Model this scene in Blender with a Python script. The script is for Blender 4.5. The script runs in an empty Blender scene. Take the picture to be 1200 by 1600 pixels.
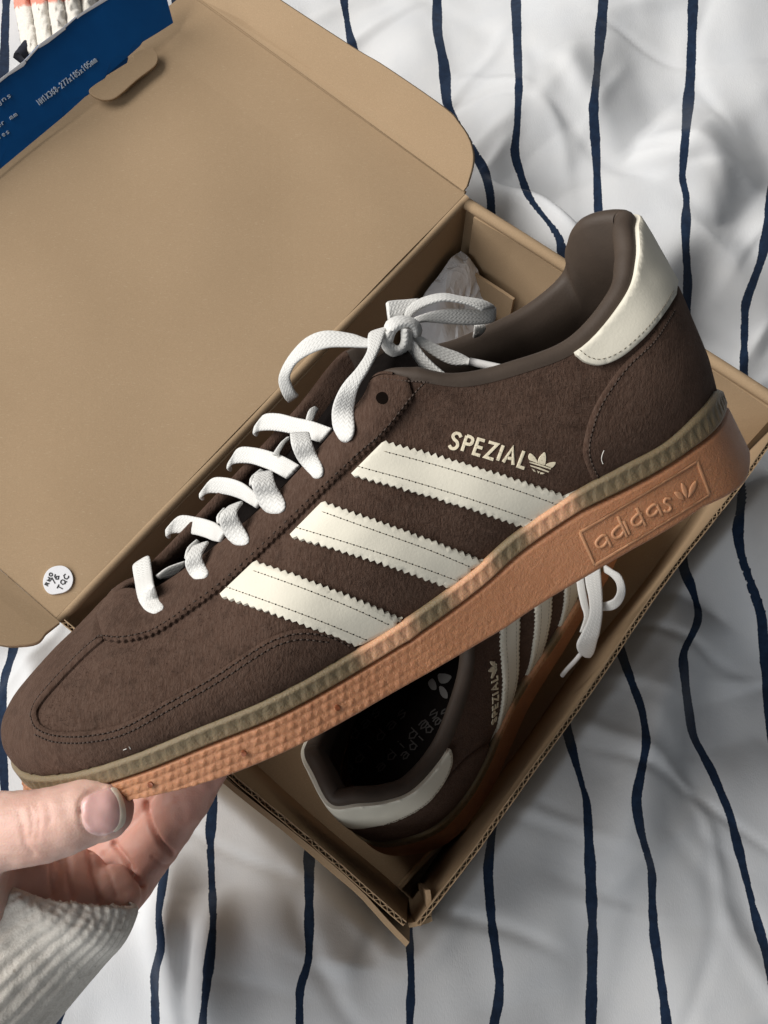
import bpy, math, random
import numpy as np
from mathutils import Vector, Matrix
from mathutils.bvhtree import BVHTree
from mathutils.geometry import delaunay_2d_cdt

random.seed(4); RNG = np.random.default_rng(4)
scn = bpy.context.scene
COL = scn.collection

# ------------------------------------------------------------------ frames (mm)
FOC = 1400.0                                     # focal length for a 1200 x 1600 picture
RB = np.array([[0.6306, -0.7761, 0.0008], [-0.7255, -0.5898, -0.3546], [0.2757, 0.223, -0.935]])
TB = np.array([9.29, 152.78, 325.43])            # box corner (rim) in the camera frame
ZW = RB[:, 2] / np.linalg.norm(RB[:, 2])         # up
XW = np.array([1.0, 0, 0]); XW = XW - ZW * (XW @ ZW); XW /= np.linalg.norm(XW)
YW = np.cross(ZW, XW)
MW = np.stack([XW, YW, ZW])
BOXL, BOXW, BOXH = 277.0, 185.0, 105.0
CAMH = -ZW @ (RB @ np.array([0, 0, -BOXH]) + TB)
def c2w(X): return np.asarray(X, float) @ MW.T + np.array([0, 0, CAMH])
def w2px(X):
    c = (np.asarray(X, float) - np.array([0, 0, CAMH])) @ MW
    return np.stack([600 + FOC * c[..., 0] / c[..., 2], 800 + FOC * c[..., 1] / c[..., 2]], -1)
def P(x, y, d): return c2w(np.array([(x - 600) / FOC, (y - 800) / FOC, 1.0]) * d)
def raydir(x, y):
    d = MW @ np.array([(x - 600) / FOC, (y - 800) / FOC, 1.0]); return d
CAMW = np.array([0, 0, CAMH])
def onplane(x, y, z):
    d = raydir(x, y); return CAMW + d * ((z - CAMH) / d[2])
def bx(p): return c2w(np.asarray(p, float) @ RB.T + TB)      # box frame (rim corner, long, wide, up) to world

# ------------------------------------------------------------------ camera, light, exposure
cam = bpy.data.cameras.new('camera'); camo = bpy.data.objects.new('camera', cam); COL.objects.link(camo)
cam.sensor_fit = 'VERTICAL'; cam.sensor_height = 36; cam.lens = 36 * FOC / 1600
cam.clip_start = 0.005; cam.clip_end = 50
m = Matrix.Identity(4)
for i, v in enumerate((XW @ MW.T * 0 + MW @ np.array([1, 0, 0]), MW @ np.array([0, -1, 0]), MW @ np.array([0, 0, -1]))):
    for k in range(3): m[k][i] = v[k]
m.translation = Vector(CAMW * 0.001)
camo.matrix_world = m
scn.camera = camo

wd = bpy.data.worlds.new('World'); scn.world = wd; wd.use_nodes = True
bg = wd.node_tree.nodes['Background']; bg.inputs[0].default_value = (0.87, 0.93, 1.0, 1); bg.inputs[1].default_value = 0.10

def area(name, loc, tgt, size, power, col):
    l = bpy.data.lights.new(name, 'AREA'); l.shape = 'RECTANGLE'; l.size, l.size_y = size; l.energy = power; l.color = col
    o = bpy.data.objects.new(name, l); COL.objects.link(o); o.location = loc
    o.rotation_euler = (Vector(tgt) - Vector(loc)).to_track_quat('-Z', 'Y').to_euler(); return o
area('window_light', (-2.70, 0.80, 2.45), (0, 0.05, 0.1), (2.9, 2.5), 205, (1.0, 0.975, 0.94))
area('added_fill_light', (-1.75, -2.5, 1.75), (0, 0.05, 0.1), (2.2, 1.6), 40, (0.94, 0.97, 1.0))  # added fill lamp, not a window: brightens the sleeve and lower duvet
scn.view_settings.view_transform = 'Standard'; scn.view_settings.look = 'None'
scn.view_settings.exposure = 0.0; scn.view_settings.gamma = 1.0
scn.cycles.max_bounces = 8; scn.cycles.diffuse_bounces = 2; scn.cycles.transmission_bounces = 6

# ------------------------------------------------------------------ materials
class NT:
    def __init__(s, name):
        s.m = bpy.data.materials.new(name); s.m.use_nodes = True; s.t = s.m.node_tree
        s.b = s.t.nodes['Principled BSDF']
    def n(s, typ, **kw):
        nd = s.t.nodes.new(typ)
        for k, v in kw.items():
            if k.startswith('i_'):
                key = k[2:]; key = int(key) if key.isdigit() else key.replace('_', ' ')
                if hasattr(v, 'is_output') or isinstance(v, bpy.types.NodeSocket): s.t.links.new(v, nd.inputs[key])
                else: nd.inputs[key].default_value = v
            else: setattr(nd, k, v)
        return nd
    def set(s, **kw):
        for k, v in kw.items():
            key = k.replace('_', ' ')
            if isinstance(v, bpy.types.NodeSocket): s.t.links.new(v, s.b.inputs[key])
            else: s.b.inputs[key].default_value = v
    def obj(s, scale=(1, 1, 1)):
        tc = s.n('ShaderNodeTexCoord'); mp = s.n('ShaderNodeMapping'); mp.inputs['Scale'].default_value = scale
        s.t.links.new(tc.outputs['Object'], mp.inputs['Vector']); return mp.outputs[0]
    def noise(s, vec, scale, detail=3, rough=0.6):
        return s.n('ShaderNodeTexNoise', i_Vector=vec, i_Scale=scale, i_Detail=detail, i_Roughness=rough).outputs[0]
    def ramp(s, fac, stops):
        r = s.n('ShaderNodeValToRGB', i_Fac=fac); e = r.color_ramp.elements
        while len(e) < len(stops): e.new(0.5)
        for q, (p, c) in zip(e, stops): q.position = p; q.color = (*c, 1) if len(c) == 3 else c
        return r.outputs[0]
    def math(s, op, a, b=0.0, c=0.0):
        nd = s.n('ShaderNodeMath', operation=op)
        for i, v in enumerate((a, b, c)):
            if isinstance(v, bpy.types.NodeSocket): s.t.links.new(v, nd.inputs[i])
            else: nd.inputs[i].default_value = v
        return nd.outputs[0]
    def mix(s, f, a, b, blend='MIX'):
        nd = s.n('ShaderNodeMix', data_type='RGBA', blend_type=blend)
        for k, v in ((0, f), (6, a), (7, b)):
            if isinstance(v, bpy.types.NodeSocket): s.t.links.new(v, nd.inputs[k])
            else: nd.inputs[k].default_value = v if k == 0 else (*v, 1)
        return nd.outputs[2]
    def bump(s, h, strength, dist=0.0005):
        s.set(Normal=s.n('ShaderNodeBump', i_Height=h, i_Strength=strength, i_Distance=dist).outputs[0])

def mat_suede():
    q = NT('brown_suede'); v = q.obj(); v2 = q.obj((900, 260, 700))
    big = q.noise(v, 45, 4); fine = q.noise(v, 900, 4, 0.7); fib = q.noise(v2, 1.6, 3, 0.7); mid = q.noise(v, 220, 4, .65)
    c1 = q.ramp(big, [(0.3, (0.054, 0.0305, 0.0210)), (0.7, (0.080, 0.047, 0.0335))])
    c2 = q.mix(q.ramp(fib, [(0.38, (0, 0, 0)), (0.75, (1, 1, 1))]), c1, (0.100, 0.064, 0.048))
    c3 = q.mix(q.ramp(mid, [(0.50, (0, 0, 0)), (0.72, (.45, .45, .45))]), c2, (0.028, 0.017, 0.0125))
    sp = q.ramp(fine, [(0.70, (0, 0, 0)), (0.78, (1, 1, 1))])
    q.set(Base_Color=q.mix(sp, c3, (0.13, 0.09, 0.07)), Roughness=0.95)
    q.set(Sheen_Weight=0.16, Sheen_Roughness=0.5, Sheen_Tint=(0.55, 0.37, 0.29, 1)); q.b.inputs['Specular IOR Level'].default_value = 0.1
    q.bump(q.math('ADD', q.math('MULTIPLY', fine, 0.7), q.math('ADD', q.math('MULTIPLY', fib, 0.8), q.math('MULTIPLY', mid, 0.9))), 0.95, 0.00055); return q.m
def mat_plain(name, col, rough=0.6, var=0.12, scale=120, bump=0.15, bscale=1500, dist=0.0003, sss=0, spec=0.5):
    q = NT(name); v = q.obj(); n = q.noise(v, scale, 4)
    c = q.ramp(n, [(0.3, tuple(x * (1 - var) for x in col)), (0.7, tuple(min(1, x * (1 + var)) for x in col))])
    q.set(Base_Color=c, Roughness=rough); q.b.inputs['Specular IOR Level'].default_value = spec
    if sss: q.set(Subsurface_Weight=sss, Subsurface_Radius=(0.004, 0.0018, 0.0009), Subsurface_Scale=1.0)
    if bump: q.bump(q.noise(v, bscale, 3, 0.6), bump, dist)
    return q.m
def mat_kraft():
    q = NT('kraft_cardboard'); v = q.obj(); v2 = q.obj((500, 3000, 3000))
    a = q.noise(v, 14, 4); b = q.noise(v, 1800, 3, .7); f = q.noise(v2, 1.0, 2)
    c = q.ramp(a, [(0.25, (0.385, 0.266, 0.160)), (0.75, (0.435, 0.305, 0.188))])
    c = q.mix(q.ramp(b, [(0.3, (.55, .55, .55)), (0.75, (0, 0, 0))]), c, (0.29, 0.205, 0.118))
    c = q.mix(q.ramp(f, [(0.62, (0, 0, 0)), (0.75, (.45, .45, .45))]), c, (0.56, 0.45, 0.31))
    q.set(Base_Color=c, Roughness=0.85); q.b.inputs['Specular IOR Level'].default_value = 0.25
    q.bump(b, 0.2, 0.0002); return q.m
def mat_blue():
    q = NT('blue_printed_card'); v = q.obj(); n = q.noise(v, 60, 3); b = q.noise(v, 2500, 2)
    q.set(Base_Color=q.ramp(n, [(0.3, (0.0, 0.070, 0.245)), (0.7, (0.001, 0.086, 0.29))]), Roughness=0.42); q.bump(b, 0.12, 0.0002)
    q.b.inputs['Specular IOR Level'].default_value = 0.35; return q.m
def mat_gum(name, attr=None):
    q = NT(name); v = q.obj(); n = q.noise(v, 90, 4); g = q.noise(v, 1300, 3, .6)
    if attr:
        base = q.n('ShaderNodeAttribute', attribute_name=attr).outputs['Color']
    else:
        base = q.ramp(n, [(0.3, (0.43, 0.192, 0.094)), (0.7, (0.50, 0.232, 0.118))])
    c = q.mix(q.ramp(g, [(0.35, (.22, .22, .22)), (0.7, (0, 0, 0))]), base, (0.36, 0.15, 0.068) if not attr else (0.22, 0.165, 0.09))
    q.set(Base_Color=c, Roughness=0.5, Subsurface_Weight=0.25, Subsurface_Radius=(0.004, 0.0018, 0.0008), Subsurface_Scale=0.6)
    q.b.inputs['Specular IOR Level'].default_value = 0.4
    q.bump(q.math('ADD', g, q.math('MULTIPLY', q.noise(v, 3200, 2), .6)), 0.55, 0.0005); return q.m
def mat_lace():
    q = NT('white_cotton_lace'); uv = q.n('ShaderNodeTexCoord').outputs['UV']
    sx = q.n('ShaderNodeSeparateXYZ', i_Vector=uv); u, w = sx.outputs[0], sx.outputs[1]
    a = q.math('ABSOLUTE', q.math('SUBTRACT', q.math('FRACT', q.math('MULTIPLY', w, 4.0)), 0.5))
    wave = q.math('SINE', q.math('ADD', q.math('MULTIPLY', u, 4.6), q.math('MULTIPLY', a, 9.0)))
    col = q.math('SUBTRACT', 1.0, q.math('MULTIPLY', a, 1.0))
    nz = q.noise(q.obj(), 2600, 3)
    h = q.math('ADD', q.math('MULTIPLY', wave, 0.5), q.math('ADD', col, q.math('MULTIPLY', nz, 0.8)))
    c = q.mix(q.ramp(wave, [(0.0, (.3, .3, .3)), (0.5, (0, 0, 0))]), (0.72, 0.71, 0.68), (0.56, 0.54, 0.50))
    q.set(Base_Color=c, Roughness=0.9, Sheen_Weight=0.2); q.b.inputs['Specular IOR Level'].default_value = 0.15
    q.bump(h, 0.3, 0.0004); return q.m
def mat_cloth():
    q = NT('striped_cotton'); v = q.obj()
    uv = q.n('ShaderNodeTexCoord').outputs['UV']; sx = q.n('ShaderNodeSeparateXYZ', i_Vector=uv); u = sx.outputs[0]; w = sx.outputs[1]
    hw = q.n('ShaderNodeAttribute', attribute_name='stripe_half').outputs['Fac']
    yv = q.n('ShaderNodeCombineXYZ', i_0=q.math('MULTIPLY', q.math('FLOOR', q.math('ADD', u, 0.5)), 7.3), i_1=w)
    wob = q.n('ShaderNodeTexNoise', i_Vector=yv.outputs[0], i_Scale=1.5, i_Detail=2).outputs[0]
    fr = q.noise(v, 900, 4, .75)
    d = q.math('ABSOLUTE', q.math('SUBTRACT', q.math('FRACT', q.math('ADD', u, 0.5)), 0.5))
    d = q.math('DIVIDE', d, hw)
    lim = q.math('ADD', q.math('ADD', 0.08, q.math('MULTIPLY', wob, 1.75)), q.math('MULTIPLY', q.math('SUBTRACT', fr, 0.5), 0.42))
    f = q.ramp(q.math('SUBTRACT', d, lim), [(0.0, (1, 1, 1)), (0.06, (0, 0, 0))])
    ink = q.ramp(q.noise(v, 300, 3), [(0.3, (0.006, 0.014, 0.034)), (0.75, (0.012, 0.028, 0.062))])
    wh = q.ramp(q.noise(v, 25, 3), [(0.3, (0.60, 0.61, 0.625)), (0.7, (0.66, 0.66, 0.66))])
    q.set(Base_Color=q.mix(f, wh, ink), Roughness=0.9, Sheen_Weight=0.15); q.b.inputs['Specular IOR Level'].default_value = 0.15
    wv = q.math('ADD', q.noise(q.obj((1, .25, 1)), 2500, 2), q.math('MULTIPLY', q.noise(v, 120, 4), 1.2))
    q.bump(wv, 0.22, 0.0006); return q.m
def mat_skin():
    q = NT('skin'); v = q.obj(); red = q.n('ShaderNodeAttribute', attribute_name='redness').outputs['Fac']
    blot = q.noise(v, 110, 4); pore = q.n('ShaderNodeTexVoronoi', i_Vector=v, i_Scale=1500).outputs[0]
    c = q.mix(q.ramp(blot, [(0.35, (0, 0, 0)), (0.7, (.8, .8, .8))]), (0.72, 0.47, 0.385), (0.66, 0.40, 0.325))
    c = q.mix(red, c, (0.56, 0.21, 0.15))
    q.set(Base_Color=c, Roughness=0.48, Subsurface_Weight=0.3, Subsurface_Radius=(0.004, 0.0016, 0.0008), Subsurface_Scale=0.8)
    q.b.inputs['Specular IOR Level'].default_value = 0.4
    h = q.math('ADD', q.math('MULTIPLY', pore, 0.5), q.noise(q.obj((.35, 1, 1)), 700, 4)); q.bump(h, 0.22, 0.0004); return q.m
def mat_knit(name='cream_knit', band=None):
    q = NT(name); v = q.obj(); n = q.noise(v, 1500, 4, .7); n2 = q.noise(v, 300, 3)
    c = q.ramp(n, [(0.3, (0.66, 0.61, 0.535)), (0.65, (0.84, 0.795, 0.72))])
    fl = q.ramp(q.noise(v, 420, 2), [(0.70, (0, 0, 0)), (0.74, (1, 1, 1))])
    c = q.mix(q.math('MULTIPLY', fl, 0.45), c, (0.33, 0.27, 0.21))
    if band: c = q.mix(q.n('ShaderNodeAttribute', attribute_name='band').outputs['Fac'], c, band)
    q.set(Base_Color=c, Roughness=1.0, Sheen_Weight=0.3); q.b.inputs['Specular IOR Level'].default_value = 0.1
    q.bump(q.math('ADD', n, n2), 0.45, 0.0009); return q.m
def mat_tissue():
    q = NT('tissue_paper'); v = q.obj(); q.set(Base_Color=(0.84, 0.83, 0.83, 1), Roughness=0.7, Transmission_Weight=0.0)
    q.bump(q.noise(v, 160, 4), 0.4, 0.001); return q.m

SUEDE = mat_suede(); KRAFT = mat_kraft(); BLUE = mat_blue(); LACE = mat_lace(); CLOTH = mat_cloth(); SKIN = mat_skin()
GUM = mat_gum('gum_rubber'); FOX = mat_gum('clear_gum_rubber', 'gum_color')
CREAM = mat_plain('cream_leather', (0.74, 0.695, 0.58), 0.6, 0.04, 60, 0.15, 1300, dist=.0004, spec=.3)
LINING = mat_plain('brown_lining_leather', (0.060, 0.043, 0.032), 0.6, 0.12, 90, 0.2, 1400, spec=.3)
BLACKF = mat_plain('black_tongue_fabric', (0.008, 0.0065, 0.006), 0.95, 0.2, 300, 0.3, 1500, spec=0.02)
THREADD = mat_plain('dark_thread', (0.035, 0.023, 0.017), 0.8, 0.2, 500, 0)
THREADC = mat_plain('brown_thread', (0.058, 0.038, 0.028), 0.8, 0.2, 500, 0)
HOLE = mat_plain('needle_hole', (0.006, 0.004, 0.003), 0.95, 0.1, 500, 0, spec=0.02)
SEAM = mat_plain('stripe_thread', (0.20, 0.165, 0.12), 0.8, 0.2, 500, 0)
PRINT = mat_plain('cream_print', (0.77, 0.68, 0.50), 0.5, 0.04, 200, 0.1)
INSOLEP = mat_plain('grey_insole_print', (0.15, 0.145, 0.14), 0.7, 0.1, 200, 0)
INSOLED = mat_plain('dim_insole_print', (0.034, 0.03, 0.027), 0.7, 0.1, 200, 0)
WHITEP = mat_plain('white_paper', (0.78, 0.78, 0.80), 0.6, 0.03, 100, 0.1)
INK = mat_plain('black_ink', (0.012, 0.012, 0.014), 0.5, 0.1, 100, 0)
LETTER = mat_plain('pale_blue_lettering', (0.52, 0.60, 0.70), 0.5, 0.05, 300, 0)
NAIL = mat_plain('nail', (0.70, 0.425, 0.39), 0.25, 0.06, 200, 0.06, 900, sss=0.3)
NAILT = mat_plain('nail_free_edge', (0.86, 0.72, 0.58), 0.35, 0.05, 200, 0.05, 900, sss=0.2)
KNIT = mat_knit(); KNITB = mat_knit('banded_knit', (0.72, 0.27, 0.19)); TISSUE = mat_tissue()
AGLET = mat_plain('clear_aglet', (0.70, 0.68, 0.66), 0.25, 0.05, 200, 0)
GUML = mat_plain('raised_gum', (0.52, 0.25, 0.13), 0.5, 0.05, 200, 0.15, 1300, sss=0.2)
GUMD = mat_plain('dark_gum_pit', (0.20, 0.055, 0.018), 0.5, 0.1, 200, 0)
NAVY = mat_plain('navy_wool', (0.01, 0.012, 0.022), 0.95, 0.2, 400, 0.5)

# ------------------------------------------------------------------ object helpers
def thing(name, label, cat, origin, group=None):
    o = bpy.data.objects.new(name, None); COL.objects.link(o); o.location = Vector(np.asarray(origin) * 0.001)
    o.empty_display_size = 0.02; o['label'] = label; o['category'] = cat
    if group: o['group'] = group
    o['_org'] = [float(x) for x in origin]; return o
def root(o):
    while o.parent: o = o.parent
    return o
def mesh(name, V, Fs, mat, parent=None, smooth=True, stuff=False, attrs=None, uv=None, org=None):
    V = np.asarray(V, float)
    if parent is not None: org = np.array(list(root(parent)['_org']))
    elif org is None: org = np.zeros(3)
    me = bpy.data.meshes.new(name); me.from_pydata(((V - org) * 0.001).tolist(), [], [list(map(int, f)) for f in Fs]); me.update()
    if smooth: me.polygons.foreach_set('use_smooth', [True] * len(me.polygons))
    for k, a in (attrs or {}).items():
        a = np.asarray(a, np.float32)
        if a.ndim == 1:
            at = me.attributes.new(k, 'FLOAT', 'POINT'); at.data.foreach_set('value', a)
        else:
            at = me.attributes.new(k, 'FLOAT_COLOR', 'POINT'); at.data.foreach_set('color', np.c_[a, np.ones(len(a))].astype(np.float32).ravel())
    if uv is not None:
        ul = me.uv_layers.new(name='UVMap'); idx = np.empty(len(me.loops), np.int32); me.loops.foreach_get('vertex_index', idx)
        ul.data.foreach_set('uv', np.asarray(uv, np.float32)[idx].ravel())
    me.materials.append(mat)
    o = bpy.data.objects.new(name, me); COL.objects.link(o)
    if parent is not None: o.parent = parent
    else: o.location = Vector(org * 0.001)
    if stuff: o['kind'] = 'stuff'
    return o
def gridfaces(n, k, closed=False, off=0):
    i, j = np.meshgrid(np.arange(n if closed else n - 1), np.arange(k - 1), indexing='ij')
    i2 = (i + 1) % n
    return (np.stack([i * k + j, i2 * k + j, i2 * k + j + 1, i * k + j + 1], -1).reshape(-1, 4) + off).tolist()
def joinmesh(parts):
    V = []; Fs = []; U = []; o = 0
    for p in parts:
        V.append(np.asarray(p[0], float)); Fs += [[x + o for x in f] for f in p[1]]; o += len(p[0])
        if len(p) > 2: U.append(p[2])
    return np.concatenate(V), Fs, (np.concatenate(U) if U else None)
def cr(pts, n=8, closed=False):
    p = np.asarray(pts, float)
    if closed: q = np.concatenate([p[-1:], p, p[:2]]); m_ = len(p)
    else: q = np.concatenate([2 * p[:1] - p[1:2], p, 2 * p[-1:] - p[-2:-1]]); m_ = len(p) - 1
    out = []
    for i in range(m_):
        a, b, c, d = q[i:i + 4]
        for t in np.arange(n) / n:
            out.append(0.5 * ((2 * b) + (c - a) * t + (2 * a - 5 * b + 4 * c - d) * t * t + (3 * b - a - 3 * c + d) * t ** 3))
    if not closed: out.append(p[-1])
    return np.array(out)
def resample(p, step, closed=False):
    p = np.asarray(p, float)
    if closed: p = np.concatenate([p, p[:1]])
    L = np.r_[0, np.cumsum(np.linalg.norm(np.diff(p, axis=0), axis=1))]
    n = max(2, int(round(L[-1] / step)) + 1); u = np.linspace(0, L[-1], n)
    r = np.stack([np.interp(u, L, p[:, k]) for k in range(p.shape[1])], 1)
    return r[:-1] if closed else r
def pip(pts, poly):
    x, y = pts[:, 0], pts[:, 1]; ins = np.zeros(len(pts), bool); n = len(poly)
    for i in range(n):
        x1, y1 = poly[i]; x2, y2 = poly[(i + 1) % n]
        if y1 == y2: continue
        c = ((y1 > y) != (y2 > y)) & (x < (x2 - x1) * (y - y1) / (y2 - y1) + x1); ins ^= c
    return ins
def distpoly(pts, poly):
    d = np.full(len(pts), 1e9); n = len(poly)
    for i in range(n):
        a = poly[i]; b = poly[(i + 1) % n]; ab = b - a; L = ab @ ab
        if L < 1e-12: continue
        t = np.clip(((pts - a) @ ab) / L, 0, 1); d = np.minimum(d, np.linalg.norm(pts - a - t[:, None] * ab, axis=1))
    return d
def patch(outline, mapf, th, spacing, rim=0.6, rimscale=1.0, base=-0.35, edge=0.5, holes=(), lift=0.0):
    """thin panel laid on a surface: outline (2-D) -> mapf -> position + normal"""
    poly = np.asarray(outline, float)
    keep = np.linalg.norm(poly - np.roll(poly, 1, 0), axis=1) > 1e-4; poly = poly[keep]
    lo, hi = poly.min(0), poly.max(0)
    gx, gy = np.meshgrid(np.arange(lo[0], hi[0], spacing), np.arange(lo[1], hi[1], spacing), indexing='ij')
    gy = gy + (np.arange(gx.shape[0])[:, None] % 2) * spacing * 0.5
    g = np.stack([gx.ravel(), gy.ravel()], 1); g = g[pip(g, poly)]
    if len(g):
        dg = distpoly(g, poly); g = g[dg > 0.35 * spacing]
    # inner ring for the rounded edge
    nx = np.roll(poly, -1, 0) - np.roll(poly, 1, 0); nx = np.stack([-nx[:, 1], nx[:, 0]], 1); nx /= np.linalg.norm(nx, axis=1)[:, None] + 1e-9
    r = rim * rimscale * 0.55; ring = np.concatenate([poly + nx * r, poly - nx * r])
    ring = ring[pip(ring, poly)]
    if len(ring): ring = ring[distpoly(ring, poly) > r * 0.7]
    pts = np.concatenate([poly, ring, g]) if len(g) or len(ring) else poly
    hp = []; edges = [(i, (i + 1) % len(poly)) for i in range(len(poly))]
    res = delaunay_2d_cdt([Vector(p) for p in pts], edges, [], 0, 1e-5)
    v2 = np.array([tuple(v) for v in res[0]]); tr = np.array([f for f in res[2] if len(f) == 3])
    cen = v2[tr].mean(1); ok = pip(cen, poly)
    for h in holes: ok &= ~pip(cen, np.asarray(h))
    tr = tr[ok]
    d = distpoly(v2, poly)
    pos, nor = mapf(v2)
    k = np.clip(d / (rim * rimscale), 0, 1); hgt = th * (edge + (1 - edge) * np.sqrt(np.clip(1 - (1 - k) ** 2, 0, 1))) + lift
    V = pos + nor * hgt[:, None]
    # orientation
    a, b, c = V[tr[:, 0]], V[tr[:, 1]], V[tr[:, 2]]
    fn = np.cross(b - a, c - a); s = np.einsum('ij,ij->i', fn, nor[tr[:, 0]]) < 0
    tr[s] = tr[s][:, ::-1]
    ppos, pnor = mapf(poly); nV = len(V)
    top = ppos + pnor * (th * edge + lift); bot = ppos + pnor * (base + lift)
    n = len(poly); V = np.concatenate([V, top, bot]); Fs = tr.tolist()
    sgn = np.sum(poly[:, 0] * np.roll(poly[:, 1], -1) - np.roll(poly[:, 0], -1) * poly[:, 1]) > 0
    for i in range(n):
        j = (i + 1) % n; q = [nV + i, nV + j, nV + n + j, nV + n + i]; Fs.append(q if not sgn else q[::-1])
    return V, Fs
def strokepoly(pts, w):
    p = np.asarray(pts, float); n = len(p); L = []; R_ = []
    for i in range(n):
        if i == 0: d = p[1] - p[0]; d /= np.linalg.norm(d); m_ = np.array([-d[1], d[0]]); k = 1
        elif i == n - 1: d = p[-1] - p[-2]; d /= np.linalg.norm(d); m_ = np.array([-d[1], d[0]]); k = 1
        else:
            d1 = p[i] - p[i - 1]; d1 /= np.linalg.norm(d1); d2 = p[i + 1] - p[i]; d2 /= np.linalg.norm(d2)
            m_ = np.array([-(d1 + d2)[1], (d1 + d2)[0]]); m_ /= np.linalg.norm(m_) + 1e-9
            k = min(1.8, 1 / max(0.3, m_ @ np.array([-d1[1], d1[0]])))
        L.append(p[i] + m_ * k * w / 2); R_.append(p[i] - m_ * k * w / 2)
    return np.array(L + R_[::-1])
def rods(P0, D, N, ln, w, h):
    """small stretched octahedra: position, direction, normal"""
    V = []; Fs = []
    for p, d, n in zip(P0, D, N):
        d = d / (np.linalg.norm(d) + 1e-9); s = np.cross(n, d); o = len(V)
        V += [p - d * ln / 2, p + d * ln / 2, p + s * w / 2, p - s * w / 2, p + n * h, p - n * h]
        for a, b in ((0, 2), (2, 1), (1, 3), (3, 0)): Fs += [[o + a, o + b, o + 4], [o + b, o + a, o + 5]]
    return np.array(V), Fs
def tube(pts, rad, k=12, caps=True):
    p = np.asarray(pts, float); n = len(p); rad = np.broadcast_to(rad, (n,))
    t = np.gradient(p, axis=0); t /= np.linalg.norm(t, axis=1)[:, None]
    up = np.array([0.3, 0.2, 1.0]); V = []
    for i in range(n):
        a = np.cross(t[i], up); a /= np.linalg.norm(a); b = np.cross(t[i], a)
        for j in range(k):
            an = 2 * math.pi * j / k; V.append(p[i] + (a * math.cos(an) + b * math.sin(an)) * rad[i])
    Fs = []
    for i in range(n - 1):
        for j in range(k): Fs.append([i * k + j, i * k + (j + 1) % k, (i + 1) * k + (j + 1) % k, (i + 1) * k + j])
    if caps: Fs += [list(range(k)), list(range((n - 1) * k, n * k))[::-1]]
    return np.array(V), Fs
def ribbon(E1, E2, th=1.5, step=1.0, k=14):
    """flat lace between two edge polylines (3-D)"""
    a = cr(E1, 8); b = cr(E2, 8); c = (a + b) / 2
    L = np.r_[0, np.cumsum(np.linalg.norm(np.diff(c, axis=0), axis=1))]; n = max(4, int(L[-1] / step)); u = np.linspace(0, L[-1], n)
    f = lambda q: np.stack([np.interp(u, L, q[:, i]) for i in range(3)], 1)
    a, b = f(a), f(b); c = (a + b) / 2; sd = (b - a) / 2; hw = np.linalg.norm(sd, axis=1); sd /= hw[:, None] + 1e-9
    t = np.gradient(c, axis=0); nn = np.cross(t, sd); nn /= np.linalg.norm(nn, axis=1)[:, None] + 1e-9
    V = []; UV = []
    for j in range(k):
        an = 2 * math.pi * j / k; ca, sa = math.cos(an), math.sin(an)
        x = np.sign(ca) * abs(ca) ** 0.6; y = np.sign(sa) * abs(sa) ** 0.55
        V.append(c + sd * (hw * x)[:, None] + nn * (th / 2 * y)); UV.append(np.stack([u, np.full(n, x * 0.5 + 0.5)], 1))
    V = np.stack(V, 1).reshape(-1, 3); UV = np.stack(UV, 1).reshape(-1, 2)
    Fs = []
    for i in range(n - 1):
        for j in range(k): Fs.append([i * k + j, i * k + (j + 1) % k, (i + 1) * k + (j + 1) % k, (i + 1) * k + j])
    Fs += [list(range(k))[::-1], list(range((n - 1) * k, n * k))]
    return V, Fs, UV
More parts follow.
